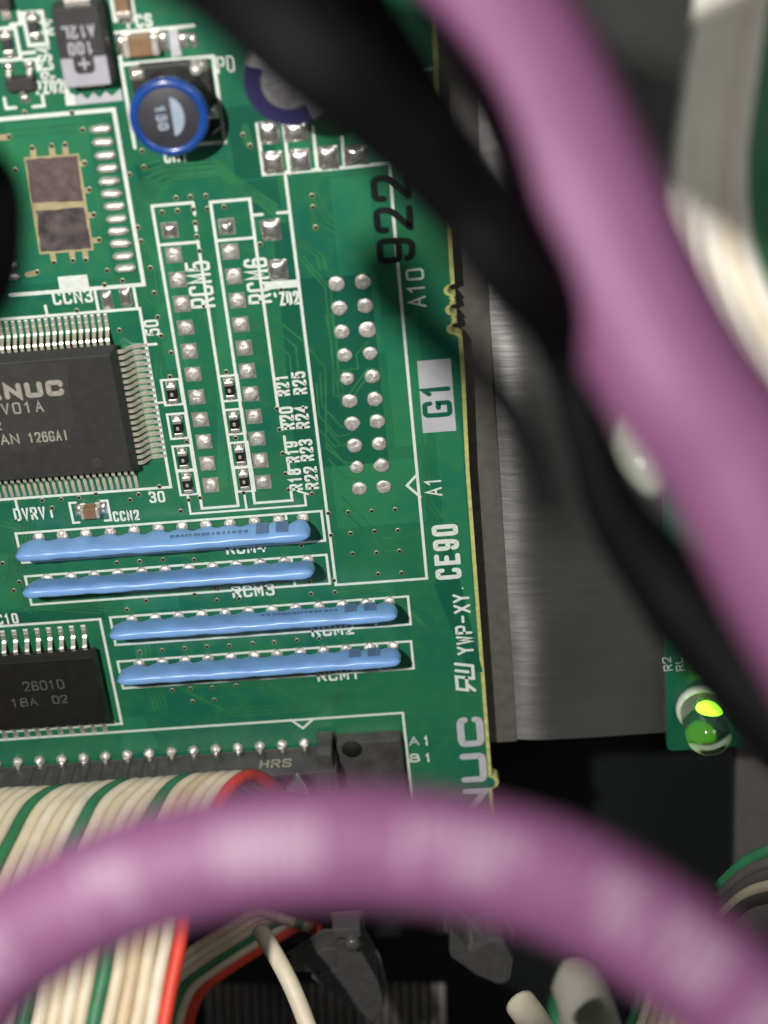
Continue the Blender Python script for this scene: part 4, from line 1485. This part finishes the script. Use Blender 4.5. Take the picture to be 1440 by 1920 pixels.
# grey panel piece at the right edge and its dark green neighbour
a0, c = uv(1381, 1402, -22), uv(1600, 1660, -22)
MBp = MB().box(a0[0], c[0], a0[1] - 40, c[1] + 20, -24, -22)
g_ = MBp.build('side_panel', M['grey'], None, loc=(0, 0, 0))
tag(g_, 'plain grey panel edge at the right, below the small board', 'panel')

# pale ribbon bending in the upper right corner, out of focus
o = pd(1330, 300, 118)
t = thing('ribbon_cable', 'blurred pale ribbon with a green edge in the upper right corner', 'ribbon cable', o)
bp = spline([pd(*p) for p in ((1395, -160, 118), (1372, 0, 117), (1345, 170, 116), (1325, 330, 116), (1335, 470, 117), (1378, 590, 118), (1432, 690, 120), (1510, 800, 122))], 8)
for k in range(7):
    m = ('palewire', 'palewire', 'palewire', 'cream2', 'palewire', 'green', 'green')[k]
    path = [(p.x + (k - 1.8) * 1.0, p.y - .12 * k, p.z - .2 * k) for p in bp]
    MB().tube(path, .75, 10).build('wire', M[m], t, o)

# ------------------------------------------------------------------ dim things below the purple cable
# second ribbon in the dark: a loop of grey-green wires with a red edge
o = pd(430, 1800, 205)
t = thing('ribbon_cable', 'dim ribbon loop with a dark red edge in the shadow below the purple cable', 'ribbon cable', o)
lp = spline([pd(*p) for p in ((600, 1745, 204), (560, 1735, 204), (500, 1770, 204), (430, 1815, 204), (375, 1860, 204), (350, 1930, 206), (345, 2000, 210))], 8)
for k in range(6):
    m = 'red' if k == 0 else ('cream', 'green', 'tanwire', 'cream', 'tanwire')[k - 1]
    path = [(p.x - .9 * k, p.y - .75 * k, p.z + .25 * k) for p in lp]
    MB().tube(path, .75 if k == 0 else .6, 10).build('wire', M[m], t, o)
# single white wire
path = spline([pd(*p) for p in ((488, 1745, 186), (507, 1775, 184), (535, 1825, 182), (560, 1880, 181), (590, 1960, 180))], 8)
o = tuple(path[16])
w_ = MB().tube(path, .95, 14).build('single_wire', M['cream2'], None, o, loc=o)
tag(w_, 'single cream wire bending down below the purple cable', 'wire')
# vertical dim ribbons at the very bottom
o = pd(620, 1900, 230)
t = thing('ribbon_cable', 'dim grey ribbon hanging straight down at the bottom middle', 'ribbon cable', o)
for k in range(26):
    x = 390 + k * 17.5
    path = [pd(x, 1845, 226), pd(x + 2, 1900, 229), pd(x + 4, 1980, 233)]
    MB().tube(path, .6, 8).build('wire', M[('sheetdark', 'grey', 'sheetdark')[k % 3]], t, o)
# ejector latches of the lower connector
def latch(px, depth, poly, th, label, m='plastic'):
    c = pd(*px, depth)
    t = thing('ejector_latch', label, 'latch', c)
    w0 = c[2]
    pts = [uv(px[0] + x, px[1] + y, w0) for x, y in poly]
    return t, [(a - c[0], b - c[1]) for a, b in pts], th
t, p, th = latch((660, 1790), 196, [(-30, -20), (-8, -30), (18, -30), (20, 0), (48, 50), (62, 100), (40, 130), (-40, 70), (-78, 45), (-50, 35), (-30, 30)], 3,
                 'grey plastic ejector latch with teeth below the purple cable')
MB().prism(p, -4.0, 0).build('arm', M['latchgrey'], t, bevel=.25)
MB().lathe([(.9, 0), (.9, 1.6), (.6, 2.0)], 16, p[1][0] + .6, p[1][1] - .6).build('pivot', M['latchgrey'], t)
MB().box(p[0][0] - .1, p[2][0] + .1, p[0][1] - 3.3, p[0][1] - 1.9, -1.5, 1.2).build('claw', M['latchgrey'], t, bevel=.2)
tooth = MB().prism([(0, 0), (.55, .35), (.1, .75)], -3.6, -.3).build('tooth', M['latchgrey'], t)
a_, b_2 = p[7], p[6]
for k in range(9):
    f = (k + .5) / 9
    loc = (a_[0] + (b_2[0] - a_[0]) * f, a_[1] + (b_2[1] - a_[1]) * f + .1, 0)
    if k == 0: tooth.location = (loc[0] * S, -loc[1] * S, 0)
    else: inst(tooth, 'tooth', t, loc, .9)
MB().prism([(p[7][0] - 4.6, p[7][1] - 3.0), (p[7][0] - .3, p[7][1] - 6.2), (p[7][0] + 1.9, p[7][1] - 6.2), (p[7][0] + 1.9, p[7][1] - 3.4), (p[7][0] - 1.0, p[7][1] - 2.6)], -3.5, -.5).build('lever', M['latchgrey'], t, bevel=.2)
t, p, th = latch((900, 1800), 198, [(-58, -55), (-20, -20), (20, -40), (45, -35), (62, 0), (55, 45), (35, 50), (-10, 30), (-58, -5)], 3,
                 'blocky grey plastic latch at the lower middle right')
MB().prism(p, -4.5, 0).build('arm', M['latchgrey'], t, bevel=.5)
# connector body those latches belong to
a0, c = uv(640, 1690, -10), uv(900, 1850, -10)
b_ = MB().box(a0[0] - 20, c[0] + 4, a0[1] - 6, c[1] - 4, -30, -16)
g_ = b_.build('lower_connector', M['plastic_dark'], None)
tag(g_, 'black connector body in the dark between the grey latches', 'connector')

# lower right: white post, cream plugs, thin wires
c = pd(1092, 1830, 224)
t = thing('white_post', 'round white plastic post at the lower right', 'post', c)
ax = spline([pd(1080, 1835, 226), pd(1094, 1870, 220), pd(1116, 1950, 210), pd(1132, 2020, 202)], 4)
MB().tube(ax, lambda s: 3.55 if s > .06 else 3.2, 24).build('barrel', M['white'], t, c)
MB().tube([pd(1050, 1850, 230), pd(1044, 1890, 226), pd(1056, 1935, 222)], 1.3, 12).build('green_lug', M['green'], t, c)
path = spline([pd(975, 1880, 182), pd(1000, 1915, 180), pd(1030, 1970, 178)], 6)
o = tuple(path[6])
w_ = MB().tube(path, 1.7, 16).build('cream_plug', M['cream2'], None, o, loc=o)
tag(w_, 'cream plug end at the bottom, left of the white post', 'plug')
o = pd(1240, 1880, 188)
t = thing('ribbon_cable', 'fan of cream wires with a green one at the bottom right', 'ribbon cable', o)
for k in range(7):
    x = 1190 + k * 19
    m = 'green' if k == 0 else ('cream', 'cream2', 'tanwire')[k % 3]
    path = spline([pd(x + 28, 1780, 196), pd(x + 14, 1850, 192), pd(x - 8, 1920, 188), pd(x - 34, 1990, 184)], 5)
    MB().tube(path, .55, 10).build('wire', M[m], t, o)
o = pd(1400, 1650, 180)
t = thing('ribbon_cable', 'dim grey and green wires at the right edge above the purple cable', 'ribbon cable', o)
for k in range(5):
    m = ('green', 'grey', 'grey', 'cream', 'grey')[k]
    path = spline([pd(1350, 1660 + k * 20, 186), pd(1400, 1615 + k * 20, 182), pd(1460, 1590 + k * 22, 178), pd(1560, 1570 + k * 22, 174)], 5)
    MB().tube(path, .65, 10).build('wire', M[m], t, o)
bpy.context.view_layer.update()
